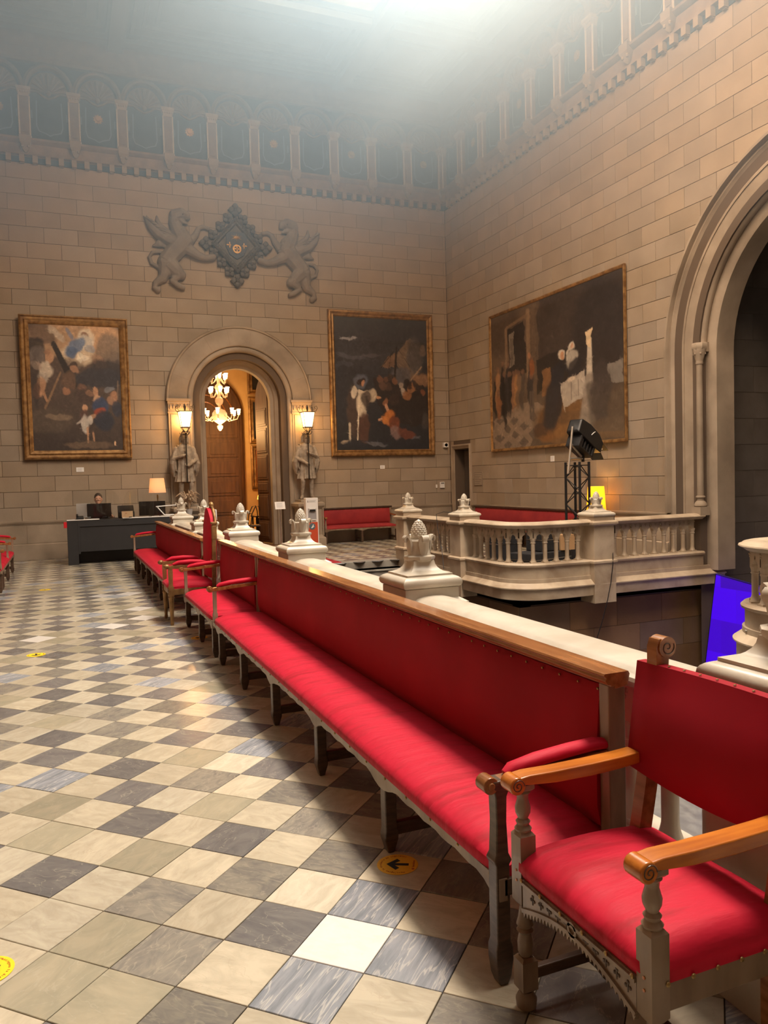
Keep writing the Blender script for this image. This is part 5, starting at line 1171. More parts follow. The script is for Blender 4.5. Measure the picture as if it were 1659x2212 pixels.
    q = MB(); q.lathe([(.34, 0), (.34, .18), (.30, .22), (.27, .26), (.27, .88), (.30, .92), (.33, .96), (.33, 1.02), (.28, 1.06)], sq=True); q.build('pedestal_block', mouldstone, p, smooth=20)
    for sy in (-1, 1):
        q = MB(); q.tube([(-.29, -.29, .24), (-.29, -.29, .92)], .02, 8) if sy < 0 else q.tube([(.29, -.29, .24), (.29, -.29, .92)], .02, 8); q.build('corner_shaft', mouldstone, p, smooth=40)
king('bearded king statue in a short tunic left of the doorway', 2.62, False)
king('bareknee king statue holding a lantern right of the doorway', 5.52, True)
def person(label, loc, rz, parts): pass
# ---- receptionist behind the desk
def clothed(label, loc, rz, pose):
    t = thing('person', label, 'person', loc, rz); q = MB()
    head(q, pose['head'], 1.0, pose.get('yaw', 0)); hx, hy, hz = pose['head']
    limb(q, [(hx, hy+.02, hz-.10), (hx*.8, hy+.04, hz-.19)], [.052, .058])
    for hp, dr, sd in pose['hands']: hand(q, hp, dr, 1.0, .7, sd)
    for a in pose['forearms']: limb(q, a[0], a[1])
    q.build('body', skin, t, remesh=.007)
    q = MB()
    for P_, R_ in pose['cloth']: limb(q, P_, R_)
    q.build('shirt', pose['shirt'], t, remesh=.010)
    if pose.get('legs'):
        q = MB()
        for P_, R_ in pose['legs']: limb(q, P_, R_)
        q.build('trousers', blackfab, t, remesh=.012)
    q = MB(); q.ball((hx, hy+.018, hz+.038), (.083, .096, .098), 14, 10); q.build('hair', hairm, t, smooth=60)
    return t
man = clothed('person in black clothes and glasses sitting behind the reception desk', (.70, 17.95, -.12), 0,
  {'head': (0, -.03, 1.42), 'hands': [((-.20, -.36, 1.12), (.2, -1, .0), 1), ((.20, -.36, 1.12), (-.2, -1, .0), -1)],
   'forearms': [([(-.27, -.10, 1.02), (-.20, -.34, 1.11)], [.042, .028]), ([(.27, -.10, 1.02), (.20, -.34, 1.11)], [.042, .028])],
   'cloth': [([(0, .05, .50), (0, .06, .8), (0, .02, 1.1), (0, .0, 1.18)], [.16, .15, .16, .12]), ([(-.14, .02, 1.16), (.14, .02, 1.16)], [.085, .085]), ([(-.19, .02, 1.15), (-.25, -.02, .98), (-.27, -.10, 1.02)], [.065, .055, .05]), ([(.19, .02, 1.15), (.25, -.02, .98), (.27, -.10, 1.02)], [.065, .055, .05])],
   'legs': [([(-.1, .05, .48), (-.11, -.38, .48), (-.11, -.36, .18)], [.10, .075, .05]), ([(.1, .05, .48), (.11, -.38, .48), (.11, -.36, .18)], [.10, .075, .05])], 'shirt': blackfab})
q = MB()
for s in (-1, 1): q.sweep(arc(s*.034, 1.425, .024, 0, 2*PI*.999, 16), [(-.0016, .122), (-.0016, .125), (.0016, .125), (.0016, .122)], L3)
q.box(-.012, .012, -.126, -.122, 1.430, 1.433); q.build('eyeglasses', black, man)
oc = thing('office_chair', 'black swivel chair the receptionist sits on behind the desk', 'chair', (.70, 18.0, 0))
q = MB(); q.box(-.23, .23, -.22, .22, .32, .37); q.build('seat', blackfab, oc, bevel=.02); q = MB(); q.box(-.2, .2, .24, .28, .5, .95); q.build('backrest', blackfab, oc, bevel=.02); q = MB(); q.tube([(0, 0, .05), (0, 0, .33)], .03, 10)
for k in range(5): a = 2*PI*k/5; q.tube([(0, 0, .07), (.26*math.cos(a), .26*math.sin(a), .035)], .018, 6)
q.tube([(0, .2, .35), (0, .27, .6)], .015, 6); q.build('swivel_base', black, oc)
# ================================================================= RECEPTION DESK AND WHAT STANDS ON IT
DH = .90
dk = thing('reception_desk', 'charcoal reception desk in front of the back wall, left of the arched doorway', 'desk', (.05, 16.95, 0))
q = MB(); q.box(0, 2.25, 0, .75, DH-.05, DH); q.build('desktop', deskm, dk, bevel=.004)
for x in (0, 2.05): q = MB(); q.box(x, x+.20 if x == 0 else 2.25, 0, .7, 0, DH-.05); q.build('side_panel', deskm, dk, bevel=.004)
q = MB(); q.box(.2, 2.05, .02, .05, .26, DH-.05); q.build('front_panel', deskm, dk, bevel=.003)
q = MB(); q.box(.2, 2.05, .0, .022, DH-.13, DH-.05); q.box(.2, .24, .0, .022, .22, DH-.13); q.build('front_moulding', deskm, dk, bevel=.003)
q = MB(); q.box(.2, 2.05, .42, .45, .0, .6); q.build('modesty_panel', black, dk)
for x0, x1, l in ((.0, .62, 'white strip'), (1.07, 2.2, 'white strip')): q = MB(); q.box(x0, x1, -.012, .26, DH, DH+.018); q.build('white_worktop', white, dk, bevel=.003)
sd = thing('side_table', 'black side table behind the desk carrying the plant and the lamp', 'table', (1.62, 17.75, 0))
q = MB(); q.box(0, 1.35, 0, .5, .80, .84); q.build('tabletop', black, sd, bevel=.004)
for x in (.03, 1.28):
    for y in (.03, .43): q = MB(); q.box(x, x+.04, y, y+.04, 0, .8); q.build('leg', black, sd)
def on_desk(nm, label, cat, x, y, parts, z=DH, rz=0, group=None):
    t = thing(nm, label, cat, (x, y, z), rz, group)
    for pn, fn, m, kw in parts: q = MB(); fn(q); q.build(pn, m, t, **kw)
    return t
on_desk('computer_monitor', 'black back of a computer monitor in front of the receptionist', 'monitor', .68, 17.18, [
 ('screen', lambda q: q.ring_stack([[(a*.235*k, y, .19+b*.135*k) for a, b in ((-1,-1),(1,-1),(1,1),(-1,1))] for k, y in ((1, -.02), (1, 0), (.96, .012), (.5, -.03), (.5, -.03))][:3]+[[(a*.235, .02, .19+b*.135) for a, b in ((-1,-1),(1,-1),(1,1),(-1,1))]]), blackgloss, dict(bevel=.005)),
 ('stand', lambda q: (q.box(-.05, .05, .0, .03, .012, .12), q.box(-.12, .12, -.08, .1, 0, .015)), black, dict(bevel=.003))], z=DH)
on_desk('computer_monitor', 'white-edged monitor turned sideways at the left end of the desk', 'monitor', .38, 17.28, [
 ('screen', lambda q: q.box(-.02, .02, -.16, .16, .04, .33), white, dict(bevel=.004)), ('stand', lambda q: (q.box(-.015, .015, -.02, .02, 0, .15), q.box(-.09, .09, -.09, .09, 0, .012)), white, {})], z=DH, rz=.9)
on_desk('computer_monitor', 'wide black monitor at the right end of the desk by the table lamp', 'monitor', 1.75, 17.30, [
 ('screen', lambda q: q.box(-.27, .27, -.015, .015, .03, .33), blackgloss, dict(bevel=.006)), ('stand', lambda q: (q.box(-.03, .03, 0, .03, 0, .2), q.box(-.12, .12, -.07, .09, 0, .012)), black, {})], z=DH+.0, rz=-.15)
on_desk('printer', 'low black ticket printer between the two black monitors', 'printer', 1.22, 17.38, [
 ('body', lambda q: q.ring_stack([[(-.16, -.12, z*.5), (.16, -.12, z*.5), (.16, .12, z), (-.16, .12, z)] for z in (0, .26)]), black, dict(bevel=.01)), ('paper_tray', lambda q: q.box(-.11, .11, -.16, -.12, .03, .045), black, {})])
on_desk('keyboard', 'black keyboard lying on the desk before the receptionist', 'keyboard', .68, 17.50, [('body', lambda q: q.box(-.2, .2, -.06, .06, 0, .02), black, dict(bevel=.003)), ('keys', lambda q: [q.box(-.185+.026*i, -.163+.026*i, -.05+.026*j, -.028+.026*j, .02, .026) for i in range(14) for j in range(4)], blackgloss, dict(kind='stuff'))])
on_desk('telephone', 'black desk telephone on the left end of the desk', 'telephone', .30, 17.02, [('base', lambda q: q.ring_stack([[(-.07, -.08, z*.5), (.07, -.08, z*.5), (.07, .08, z), (-.07, .08, z)] for z in (0, .07)]), black, dict(bevel=.006)), ('handset', lambda q: q.tube([(-.05, -.07, .06), (-.05, 0, .09), (-.05, .07, .09)], [.022, .014, .022], 8), black, {})], z=DH+.018)
on_desk('card_sign', 'small orange and cream card leaning on the white worktop', 'sign', 1.22, 17.03, [('card', lambda q: q.ring_stack([[(-.11, -.03+z*.3, z), (.11, -.03+z*.3, z), (.11, -.025+z*.3, z), (-.11, -.025+z*.3, z)] for z in (0, .13)]), mat('cream_card', (.62, .42, .24), .6), {}), ('print', lambda q: (q.box(-.04, -.01, -.006, .005, .05, .09), q.box(.02, .09, -.006, .005, .06, .07)), mat('orange_print', (.5, .16, .05), .6), {})], z=DH+.018)
# clear curved acrylic screens
def acryl(label, x, y, w_, h_, bend, rz=0):
    t = thing('acrylic_screen', label, 'screen', (x, y, DH+.018), rz, None); q = MB(); rings = []
    for i in range(13):
        u = i/12; xx = (u-.5)*w_; yy = bend*(4*(u-.5)**2); hh = h_*(1-.45*max(0, abs(u-.5)*2-.6)**2*4)
        rings.append([(xx, yy, 0), (xx, yy+.004, 0), (xx, yy+.004, hh), (xx, yy, hh)])
    q.ring_stack(rings); q.build('clear_sheet', glass, t, smooth=40); q = MB()
    for s in (-1, 1): q.box(s*w_*.3-.02, s*w_*.3+.02, -.03, .05, 0, .014)
    q.build('foot', black, t)
acryl('large clear acrylic screen in front of the receptionist', .55, 17.0, 1.05, .60, .09)
acryl('clear acrylic screen at the middle of the desk by the orange card', 1.48, 17.02, .70, .56, -.07, .25)
acryl('small clear acrylic screen at the right end of the desk', 2.0, 17.1, .40, .42, .05, -.2)
on_desk('book_stand', 'white angular tubular stand at the right end of the desk', 'stand', 2.02, 17.05, [('frame', lambda q: (q.tube([(-.22, 0, .20), (.20, 0, .22)], .012, 6), q.tube([(-.20, 0, .20), (-.05, 0, .02)], .012, 6), q.tube([(-.05, 0, .02), (.14, 0, .02)], .012, 6)), white, {})], z=DH+.018)
q = MB(); q.box(-.03, .03, -.01, .01, -.06, .06); tag(q.build('belt_clip', mat('red_plastic', (.5, .01, .02), .4), bevel=.004, loc=(.02, 16.93, .82)), 'small red belt clip on the left corner of the desk', 'clip')
# table lamp with cream shade
def shade_mat(name, col, ecol, es):
    m = bpy.data.materials.new(name); m.use_nodes = True; nt = m.node_tree; N = nt.nodes; N.remove(N['Principled BSDF'])
    t_, d_, e_ = N.new('ShaderNodeBsdfTranslucent'), N.new('ShaderNodeBsdfDiffuse'), N.new('ShaderNodeEmission'); mx, ad = N.new('ShaderNodeMixShader'), N.new('ShaderNodeAddShader')
    t_.inputs[0].default_value = (*col, 1); d_.inputs[0].default_value = (*col, 1); e_.inputs[0].default_value = (*ecol, 1); e_.inputs[1].default_value = es
    nt.links.new(t_.outputs[0], mx.inputs[1]); nt.links.new(d_.outputs[0], mx.inputs[2]); mx.inputs[0].default_value = .45
    nt.links.new(mx.outputs[0], ad.inputs[0]); nt.links.new(e_.outputs[0], ad.inputs[1]); nt.links.new(ad.outputs[0], N['Material Output'].inputs[0]); return m
shade = shade_mat('cream_lampshade', (.75, .58, .42), (1, .50, .24), .25)
lp = thing('table_lamp', 'table lamp with a cream shade on a brass base left of the king statue', 'lamp', (1.93, 17.86, .84))
q = MB(); q.ring_stack([[(r*math.cos(2*PI*i/28), r*math.sin(2*PI*i/28), z) for i in range(28)] for r, z in ((.185, .56), (.15, .88), (.146, .88), (.181, .56))]+[], cap=False); q.build('lamp_shade', shade, lp, smooth=60)
q = MB(); q.lathe([(.07, 0), (.075, .02), (.03, .04), (.018, .08), (.03, .14), (.035, .2), (.016, .28), (.012, .42), (.02, .44), (.014, .52)], n=16); q.build('lamp_base', brass, lp, smooth=40)
point('table_lamp_bulb', (1.93, 17.86, 1.56), 3.2, (1, .6, .3), .05)
# potted dried grasses
pg = thing('potted_grass', 'pot of dry pampas grass beside the left king statue', 'plant', (2.62, 17.98, .84))
q = MB(); q.lathe([(.055, 0), (.075, .16), (.078, .17), (.068, .17), (.06, .05)], n=18); q.build('pot', mat('grey_pot', (.42, .42, .42), .5), pg, smooth=40)
grassm = mat('dry_grass', (.42, .32, .22), .8, vary=.2)
for i in range(80):
    a = random.uniform(0, 2*PI); l = random.uniform(.26, .50); k = random.uniform(.04, .34); q = MB()
    q.tube([(0, 0, .12), (.4*k*l*math.cos(a), .4*k*l*math.sin(a), .12+l*.6), (k*l*1.3*math.cos(a), k*l*1.3*math.sin(a), .12+l*(1-.35*k)), (k*l*2.0*math.cos(a), k*l*2.0*math.sin(a), .12+l*(1.02-k*.9))], [.004, .005, .010 if i % 3 else .016, .002], 5); q.build('grass_blade', grassm, pg)
# ================================================================= WALL FITTINGS
def wall_item(nm, label, cat, x, z, w_, h_, dp, m, plane='b', **kw):
    t = thing(nm, label, cat, (x, YB-.012, z) if plane == 'b' else (XR-.012, x, z), 0 if plane == 'b' else -PI/2)
    q = MB(); q.box(-w_/2, w_/2, -dp, 0, -h_/2, h_/2); q.build('plate', m, t, bevel=min(.006, dp*.3)); return t
txt = mat('grey_print', (.25, .25, .26), .7)
for nm, l, x, z, pl_, w_, h_ in (('wall_label', 'small white caption card beneath the baroque painting', .38, 1.96, 'b', .16, .10), ('wall_label', 'small white caption card beneath the dark boat painting', 7.68, 1.87, 'b', .13, .09), ('wall_label', 'small white caption card beneath the wide history painting', 14.04, 1.90, 'r', .14, .12)):
    t = wall_item(nm, l, 'label', x, z, w_, h_, .008, paper, pl_); q = MB()
    for k in range(4): q.box(-w_*.36, w_*(.3-.1*(k % 2)), -.0092, -.008, h_*(.28-.18*k)-.002, h_*(.28-.18*k)+.002)
    q.build('printed_lines', txt, t)
t = wall_item('alarm_siren', 'white rounded alarm box high beside the corner door', 'alarm', 9.50, 2.42, .13, .13, .09, white); q = MB(); q.lathe([(.045, 0), (.04, .02), (.0, .025)], (0, -.09, 0), 14, axis='y'); q.build('lens', paper, t, smooth=40)
t = wall_item('wall_switch', 'white switch box with black buttons by the corner door', 'switch', 9.38, 1.36, .13, .16, .05, white); q = MB()
for k in (-1, 0, 1): q.box(k*.032-.01, k*.032+.01, -.056, -.05, .03, .06)
q.build('buttons', black, t)
wall_item('socket', 'tiny white socket left of the switch box', 'switch', 9.22, 1.33, .045, .09, .02, white)
t = wall_item('wall_plaque', 'faint engraved stone plaque on the right wall beside the corner door', 'plaque', 17.26, 1.50, .42, .34, .012, stone, 'r'); q = MB()
for k in range(6): q.box(-.17, .17-.05*(k % 3), -.0132, -.012, .11-.044*k-.004, .11-.044*k+.004)
for s in (-1, 1): q.box(s*.2-.004, s*.2+.004, -.0135, -.012, -.16, .16); q.box(-.2, .2, -.0135, -.012, s*.16-.004, s*.16+.004)
q.build('engraved_lines', mortar, t)
# corner door in the right wall
d1 = struct(MB().box(XR+.28, XR+.33, DY0, DY1, .02, DZT).build('door_1', mat('grey_brown_door', (.085, .07, .06), .5), None))
q = MB()
for (a, b, c, d) in ((.08, .72, .15, .85), (.08, .72, 1.0, 2.1)): q.box(XR+.265, XR+.28, DY0+a, DY0+b, c, d)
q.build('door_panel', MATS['grey_brown_door'], d1, bevel=.005)
q = MB(); q.sweep([(DY1, 0), (DY1, DZT), (DY0, DZT), (DY0, 0)], [(-.13, -.02), (-.13, .05), (-.09, .07), (-.05, .04), (-.02, .03), (0, -.1), (-.02, -.1)], lambda u, v, d: (XR-d, u, v)); struct(q.build('trim_3', mouldstone, smooth=30))
# ================================================================= FREE-STANDING THINGS NEAR THE DOOR
t = thing('sign_stand', 'thin steel stand holding a small tilted notice in front of the doorway', 'sign', (4.66, 17.75, 0))
q = MB(); q.lathe([(.13, 0), (.13, .012), (.02, .02)], n=20); q.tube([(0, 0, .01), (0, 0, .93)], .012, 8); q.build('pole', chrome, t, smooth=40)
q = MB(); q.ring_stack([[(-.12, -.03+z*.35, .93+z), (.12, -.03+z*.35, .93+z), (.12, -.02+z*.35, .93+z), (-.12, -.02+z*.35, .93+z)] for z in (0, .17)]); q.build('notice', paper, t)
q = MB()
for k in range(5): z = .14-.024*k; q.ring_stack([[(-.08, -.032+zz*.35, .93+zz), (.07-.02*(k % 2), -.032+zz*.35, .93+zz), (.07-.02*(k % 2), -.03+zz*.35, .93+zz), (-.08, -.03+zz*.35, .93+zz)] for zz in (z, z+.006)])
q.build('printed_lines', txt, t)
t = thing('hand_sanitiser_station', 'tall white and orange hand sanitiser dispenser beside the right king statue', 'dispenser', (5.39, 17.62, 0))
org = mat('orange_red_panel', (.50, .07, .025), .45)
q = MB(); q.box(-.15, .15, -.01, .16, .0, 1.17); q.build('cabinet', white, t, bevel=.01)
q = MB(); q.box(-.115, .125, -.018, -.01, .03, .60); q.build('orange_panel', org, t)
q = MB(); q.box(-.10, .10, -.014, -.01, .66, .92); q.build('dispenser_recess', mat('grey_plastic', (.30, .30, .31), .5), t); q = MB(); q.box(-.08, .08, -.05, -.012, .86, .93); q.box(-.085, .085, -.05, -.012, .64, .665); q.build('nozzle_tray', white, t, bevel=.008)
q = MB(); q.box(-.075, .07, -.052, -.049, .85, .90); q.build('dark_slot', black, t)
q = MB(); q.lathe([(.075, 0), (.075, .004)], (-.01, -.024, .50), 24, axis='y'); q.build('hand_sticker', mat('blue_grey_sticker', (.08, .14, .18), .5), t)
q = MB(); q.tube([(-.03, -.026, .46), (.0, -.026, .51), (.02, -.026, .54)], .012, 6); q.tube([(-.02, -.026, .47), (.03, -.026, .50)], .010, 6); q.build('hand_symbol', paper, t)
q = MB(); q.box(-.11, -.09, -.012, -.01, 1.06, 1.11); [q.box(-.075, .10-.03*(k % 2), -.012, -.01, 1.10-.016*k, 1.105-.016*k) for k in range(3)]; q.build('printed_lines', txt, t)
# ================================================================= ROOM BEYOND THE DOORWAY
B0, B1 = YB+.55, 22.5
q = MB(); q.box(1.3, 7.4, B1, B1+.2, 0, 6.0); q.box(1.3, 1.5, B0, B1, 0, 6.0); q.box(7.2, 7.4, B0, B1, 0, 6.0); q.box(1.3, 7.4, B0, B1+.2, 6.0, 6.2); struct(q.build('wall_inner_room', plasterwall))
q = MB(); q.box(1.3, 7.4, YB-.02, B1, -.4, -.004); struct(q.build('floor_inner_room', wood_door))
IX, IZ, IR = 3.77, 3.53, 1.10
dn = thing('inner_doorway', 'dark wooden arched doorway on the far wall of the lit room', 'doorway', (IX, B1-.02, 0))
q = MB(); q.prism([(-IR, 0), (IR, 0)]+arc(0, IZ, IR, 0, PI, 20), L3, 0, .05); q.build('door_back', wood_door, dn)
q = MB(); q.sweep([(IR-.1, 0), (IR-.1, IZ)]+arc(0, IZ, IR-.1, .08, PI-.08, 20)+[(-IR+.1, IZ), (-IR+.1, 0)], [(-.10, .04), (-.10, .10), (-.04, .14), (0, .09), (0, .04)], L3); q.build('carved_surround', wood_door, dn, smooth=30)
for k in range(3): q = MB(); q.sweep(arc(0, IZ-.1, .85-.2*k, 0, PI, 18), [(0, .05), (0, .075), (.035, .075), (.035, .05)], L3); q.build('fan_tracery', wood_rail, dn)
q = MB(); q.box(-.98, .98, -.09, -.05, IZ-.16, IZ-.06); q.build('transom', wood_door, dn, bevel=.008)
for x0 in (-.94, .04):
    for k in range(6): q = MB(); q.box(x0, x0+.9, -.07, -.05, .1+.55*k, .1+.55*k+.5); q.box(x0+.1, x0+.8, -.085, -.07, .18+.55*k, .52+.55*k); q.build('raised_panel', wood_door, dn, bevel=.01)
dark = ((40,42,46), (30,32,36))
for lab, x0, z0, w_, h_, c, ops_ in (('gilt framed portrait, lowest on the far wall of the lit room', 5.08, 1.37, 1.1, 1.26, ((170,100,50), (120,66,34)), [('p', [(.1, .05), (.38, .05), (.34, .9), (.1, .95)], (96, 62, 44), .9), ('e', .50, .45, .10, .16, .3, (22, 22, 26), .97), ('e', .52, .66, .05, .08, 0, (206, 140, 96), .95), ('e', .56, .74, .07, .04, 0, (200, 134, 90), .9), ('e', .72, .5, .2, .4, 0, (28, 26, 28), .95), ('e', .7, .12, .08, .1, 0, (190, 130, 92), .9)]),
                             ('gilt framed dark picture, middle one on the far wall of the lit room', 5.05, 2.68, 1.1, 1.34, dark, [('e', .5, .4, .2, .3, 0, (52, 50, 50), .6)]), ('gilt framed dark picture, highest on the far wall of the lit room', 5.05, 4.10, 1.1, 1.0, dark, [('e', .5, .4, .25, .3, 0, (56, 54, 54), .6)])):
    t = thing('framed_painting', lab, 'painting', (x0+w_/2, B1-.02, z0))
    q = MB(); q.sweep([(-w_/2, 0), (w_/2, 0), (w_/2, h_), (-w_/2, h_)], [(0, 0), (0, .06), (.04, .08), (.08, .045), (.13, .06), (.15, .02), (.15, 0)], L3, closed=True); q.build('frame', giltwood, t, smooth=25)
    img = canvas_colors(40, 50, c, ops_, 5); canvas('canvas', t, w_, h_, 40, 50, img, lambda u, v: (-w_/2+.12+(w_-.24)*u, -.03, h_-.12-(h_-.24)*v))
# crystal chandelier
crystal = bpy.data.materials.new('crystal'); crystal.use_nodes = True; b_ = crystal.node_tree.nodes['Principled BSDF']; b_.inputs['Base Color'].default_value = (.95, .80, .62, 1); b_.inputs['Roughness'].default_value = .12; b_.inputs['Transmission Weight'].default_value = .35; b_.inputs['Emission Color'].default_value = (1, .52, .2, 1); b_.inputs['Emission Strength'].default_value = .12
bulb = mat('chandelier_bulb', (1, .9, .7), .4, emit=(1, .66, .32), estr=11)
CYY = 20.9
chd = thing('chandelier', 'crystal chandelier with glowing bell shades hanging in the room beyond the doorway', 'chandelier', (3.93, CYY, 0))
q = MB(); q.lathe([(.02, 6.2), (.015, 4.65)], n=8); q.lathe([(.10, 4.62), (.14, 4.58), (.05, 4.5), (.04, 4.2), (.10, 4.14), (.12, 4.08), (.05, 4.02), (.03, 3.95), (.04, 3.86), (.10, 3.80), (.11, 3.74), (.09, 3.67), (.035, 3.62), (.04, 3.54), (.14, 3.50), (.19, 3.42), (.20, 3.32), (.17, 3.22), (.10, 3.17), (.03, 3.12), (.08, 3.08), (.07, 3.02), (.02, 2.95)], n=20); q.build('crystal_stem', crystal, chd, smooth=30)
for n_, r_, z_, zs_ in ((8, .50, 3.34, .16), (6, .24, 3.92, .10), (6, .21, 4.28, .06)):
    for k in range(n_):
        a = 2*PI*k/n_+.5; c_, s_ = math.cos(a), math.sin(a); q = MB()
        q.tube([(.08*c_, .08*s_, z_), (.3*r_*c_, .3*r_*s_, z_+.05), (.62*r_*c_, .62*r_*s_, z_-.12*zs_/.16), (.92*r_*c_, .92*r_*s_, z_-.08), (r_*c_, r_*s_, z_+.03)], [.016, .014, .014, .014, .012], 7)
        q.lathe([(.012, 0), (.045, .01), (.05, .02), (.02, .03)], (r_*c_, r_*s_, z_+.02), 10)
        if r_ > .5:
            for j in range(4): q.ball((r_*c_+.045*math.cos(j*PI/2), r_*s_+.045*math.sin(j*PI/2), z_-.06-.02*(j % 2)), (.008, .008, .028), 6, 4)
            q.ball((.6*r_*c_, .6*r_*s_, z_-.24), (.012, .012, .05), 6, 4)
        arm_ = q.build('arm', crystal, chd, smooth=40)
        q = MB(); q.lathe([(.028, 0), (.04, .03), (.042, .09), (.055, .13)], (r_*c_, r_*s_, z_+.05), 12); q.build('bell_shade', bulb, arm_, smooth=50)
point('chandelier_light', (3.93, CYY-.1, 3.0), 190, (1, .55, .20), .3)
# console, lamp and chair in the inner room
t = thing('console_table', 'dark console table with a lamp seen through the doorway', 'table', (5.12, 21.1, 0)); q = MB(); q.box(-.35, .3, -.3, .3, .62, .66); q.build('tabletop', wood_dark, t, bevel=.005)
for x in (-.32, .26):
    for y in (-.27, .23): q = MB(); q.box(x, x+.04, y, y+.04, 0, .62); q.build('leg', wood_dark, t)
q = MB(); q.box(-.33, .28, -.28, -.26, .05, .6); q.build('front_board', black, t)
t = thing('table_lamp', 'glowing lamp with an amber shade on the console through the doorway', 'lamp', (5.10, 21.05, .66))
amber = shade_mat('amber_shade', (.95, .55, .12), (1, .40, .04), 1.2)
q = MB(); q.ring_stack([[(r*math.cos(2*PI*i/20), r*math.sin(2*PI*i/20), z) for i in range(20)] for r, z in ((.20, .44), (.14, .72))], cap=False); q.build('lamp_shade', amber, t, smooth=60)
q = MB(); q.lathe([(.08, 0), (.03, .03), (.02, .1), (.035, .16), (.018, .22), (.03, .3), (.012, .36), (.012, .45)], n=14); q.build('lamp_base', brass, t, smooth=40)
point('inner_lamp_bulb', (5.10, 21.05, 1.20), 60, (1, .50, .12), .06)
t = thing('hoop_chair', 'dark bentwood chair back with curved hoop just inside the doorway', 'chair', (4.62, 20.0, 0))
q = MB()
for y in (0, .35): q.tube([(-.18, y, 0), (-.16, y, .45), (-.12, y, .75), (-.03, y, .93), (.06, y, .95), (.10, y, .8), (.12, y, .45), (.14, y, 0)], .013, 8)
q.build('bent_frame', black, t, smooth=50); q = MB(); q.box(-.17, .13, -.02, .37, .42, .46); q.build('seat', wood_dark, t, bevel=.01)
q = MB(); q.tube([(-.12, 0, .75), (-.12, .35, .75)], .01, 8); q.build('stretcher', black, t)
# ================================================================= LIGHT TOWER, YELLOW LAMP, CLUTTER BEHIND THE BALUSTRADE
tt = thing('lighting_truss', 'black lattice truss tower behind the stairwell balustrade', 'truss', (8.45, 11.55, 0), .35)
a_ = .145
for sx in (-1, 1):
    for sy in (-1, 1): q = MB(); q.tube([(sx*a_, sy*a_, .03), (sx*a_, sy*a_, 1.78)], .024, 10); q.build('chord_tube', black, tt, smooth=50)
for f_ in range(4):
    R_ = Matrix.Rotation(PI/2*f_, 4, 'Z')
    for k in range(7):
        z0_ = .10+k*.235; s = 1 if (k+f_) % 2 else -1; q = MB(); q.tube([(-a_*s, -a_, z0_), (a_*s, -a_, z0_+.235)], .009, 6); q.tf(R_); q.build('lattice_brace', black, tt)
    q = MB(); q.tube([(-a_, -a_, 1.72), (a_, -a_, 1.72)], .009, 6); q.tube([(-a_, -a_, .08), (a_, -a_, .08)], .009, 6); q.tf(R_); q.build('cross_tube', black, tt)
q = MB(); q.box(-.3, .3, -.3, .3, 0, .03); q.build('base_plate', black, tt, bevel=.004)
hd = thing('spotlight', 'big black stage spotlight tilted down on top of the truss tower', 'spotlight', (8.49, 11.53, 1.78), .35)
q = MB(); q.tube([(-.30, 0, .06), (.08, 0, .06)], .022, 8); q.tube([(-.36, 0, -.20), (-.20, 0, .62)], .020, 8); q.tube([(-.26, 0, .32), (.06, 0, .10)], .020, 8); q.build('aluminium_bracket', mat('pale_aluminium', (.48, .44, .38), .35, metal=.7), hd, smooth=50)
q = MB(); q.tube([(.10, 0, .0), (.10, 0, .40)], .03, 10); q.build('spigot', black, hd)
Rt = Matrix.Translation((.15, 0, .46)) @ Matrix.Rotation(math.radians(28), 4, 'Y')
q = MB(); q.ring_stack([[(x, a*y_, b*z_+dz) for a, b in ((-1, -1), (1, -1), (1, 1), (-1, 1))] for x, y_, z_, dz in ((-.36, .10, .10, .02), (-.34, .135, .13, .02), (-.1, .16, .15, .02), (.22, .16, .145, .0), (.40, .15, .10, -.03), (.42, .13, .09, -.03))]); q.tf(Rt); q.build('lamp_housing', black, hd, bevel=.015)
q = MB(); q.box(-.25, .22, -.14, .14, -.33, -.30); q.box(-.25, -.20, -.14, .14, -.32, -.12); q.box(.17, .22, -.14, .14, -.32, -.12)
for k in range(4): q.box(-.16+.09*k, -.13+.09*k, -.12, .12, -.31, -.14)
q.tf(Rt); q.build('yoke_and_ballast', black, hd, bevel=.004)
q = MB(); q.lathe([(.10, 0), (.10, .006)], (.425, 0, -.03), 20, axis='x'); q.tf(Rt); q.build('lens', mat('lens_glass', (.5, .52, .55), .05, metal=.4), hd)
q = MB(); q.ring_stack([[(.42, -.14, .06), (.42, .14, .06), (.42, .14, .066), (.42, -.14, .066)], [(.60, -.15, .02), (.60, .15, .02), (.60, .15, .026), (.60, -.15, .026)]]); q.ring_stack([[(.42, -.14, -.12), (.42, .14, -.12), (.42, .14, -.126), (.42, -.14, -.126)], [(.58, -.12, -.17), (.58, .12, -.17), (.58, .12, -.176), (.58, -.12, -.176)]]); q.tf(Rt); q.build('barn_door', black, hd)
q = MB(); q.tube([(-.02, -.165, .0), (-.0, -.18, .05), (.05, -.17, .10)], .008, 6); q.tube([(.40, -.12, -.02), (.43, -.13, -.04), (.44, -.10, -.01)], .014, 6); q.tf(Rt); q.build('white_clip', white, hd)
yl = thing('floor_lamp', 'lamp with a tall glowing amber yellow shade by the right wall', 'lamp', (9.36, 12.22, 0))
q = MB(); q.ring_stack([[(r*math.cos(2*PI*i/28), r*math.sin(2*PI*i/28), z) for i in range(28)] for r, z in ((.185, .84), (.15, 1.32), (.146, 1.32), (.181, .84))], cap=False); q.build('lamp_shade', shade_mat('yellow_shade', (1, .80, .14), (1, .42, .012), .42), yl, smooth=60)
q = MB(); q.lathe([(.14, 0), (.14, .02), (.03, .04), (.014, .08), (.014, 1.05), (.03, 1.07), (.03, 1.12), (.0, 1.13)], n=16)
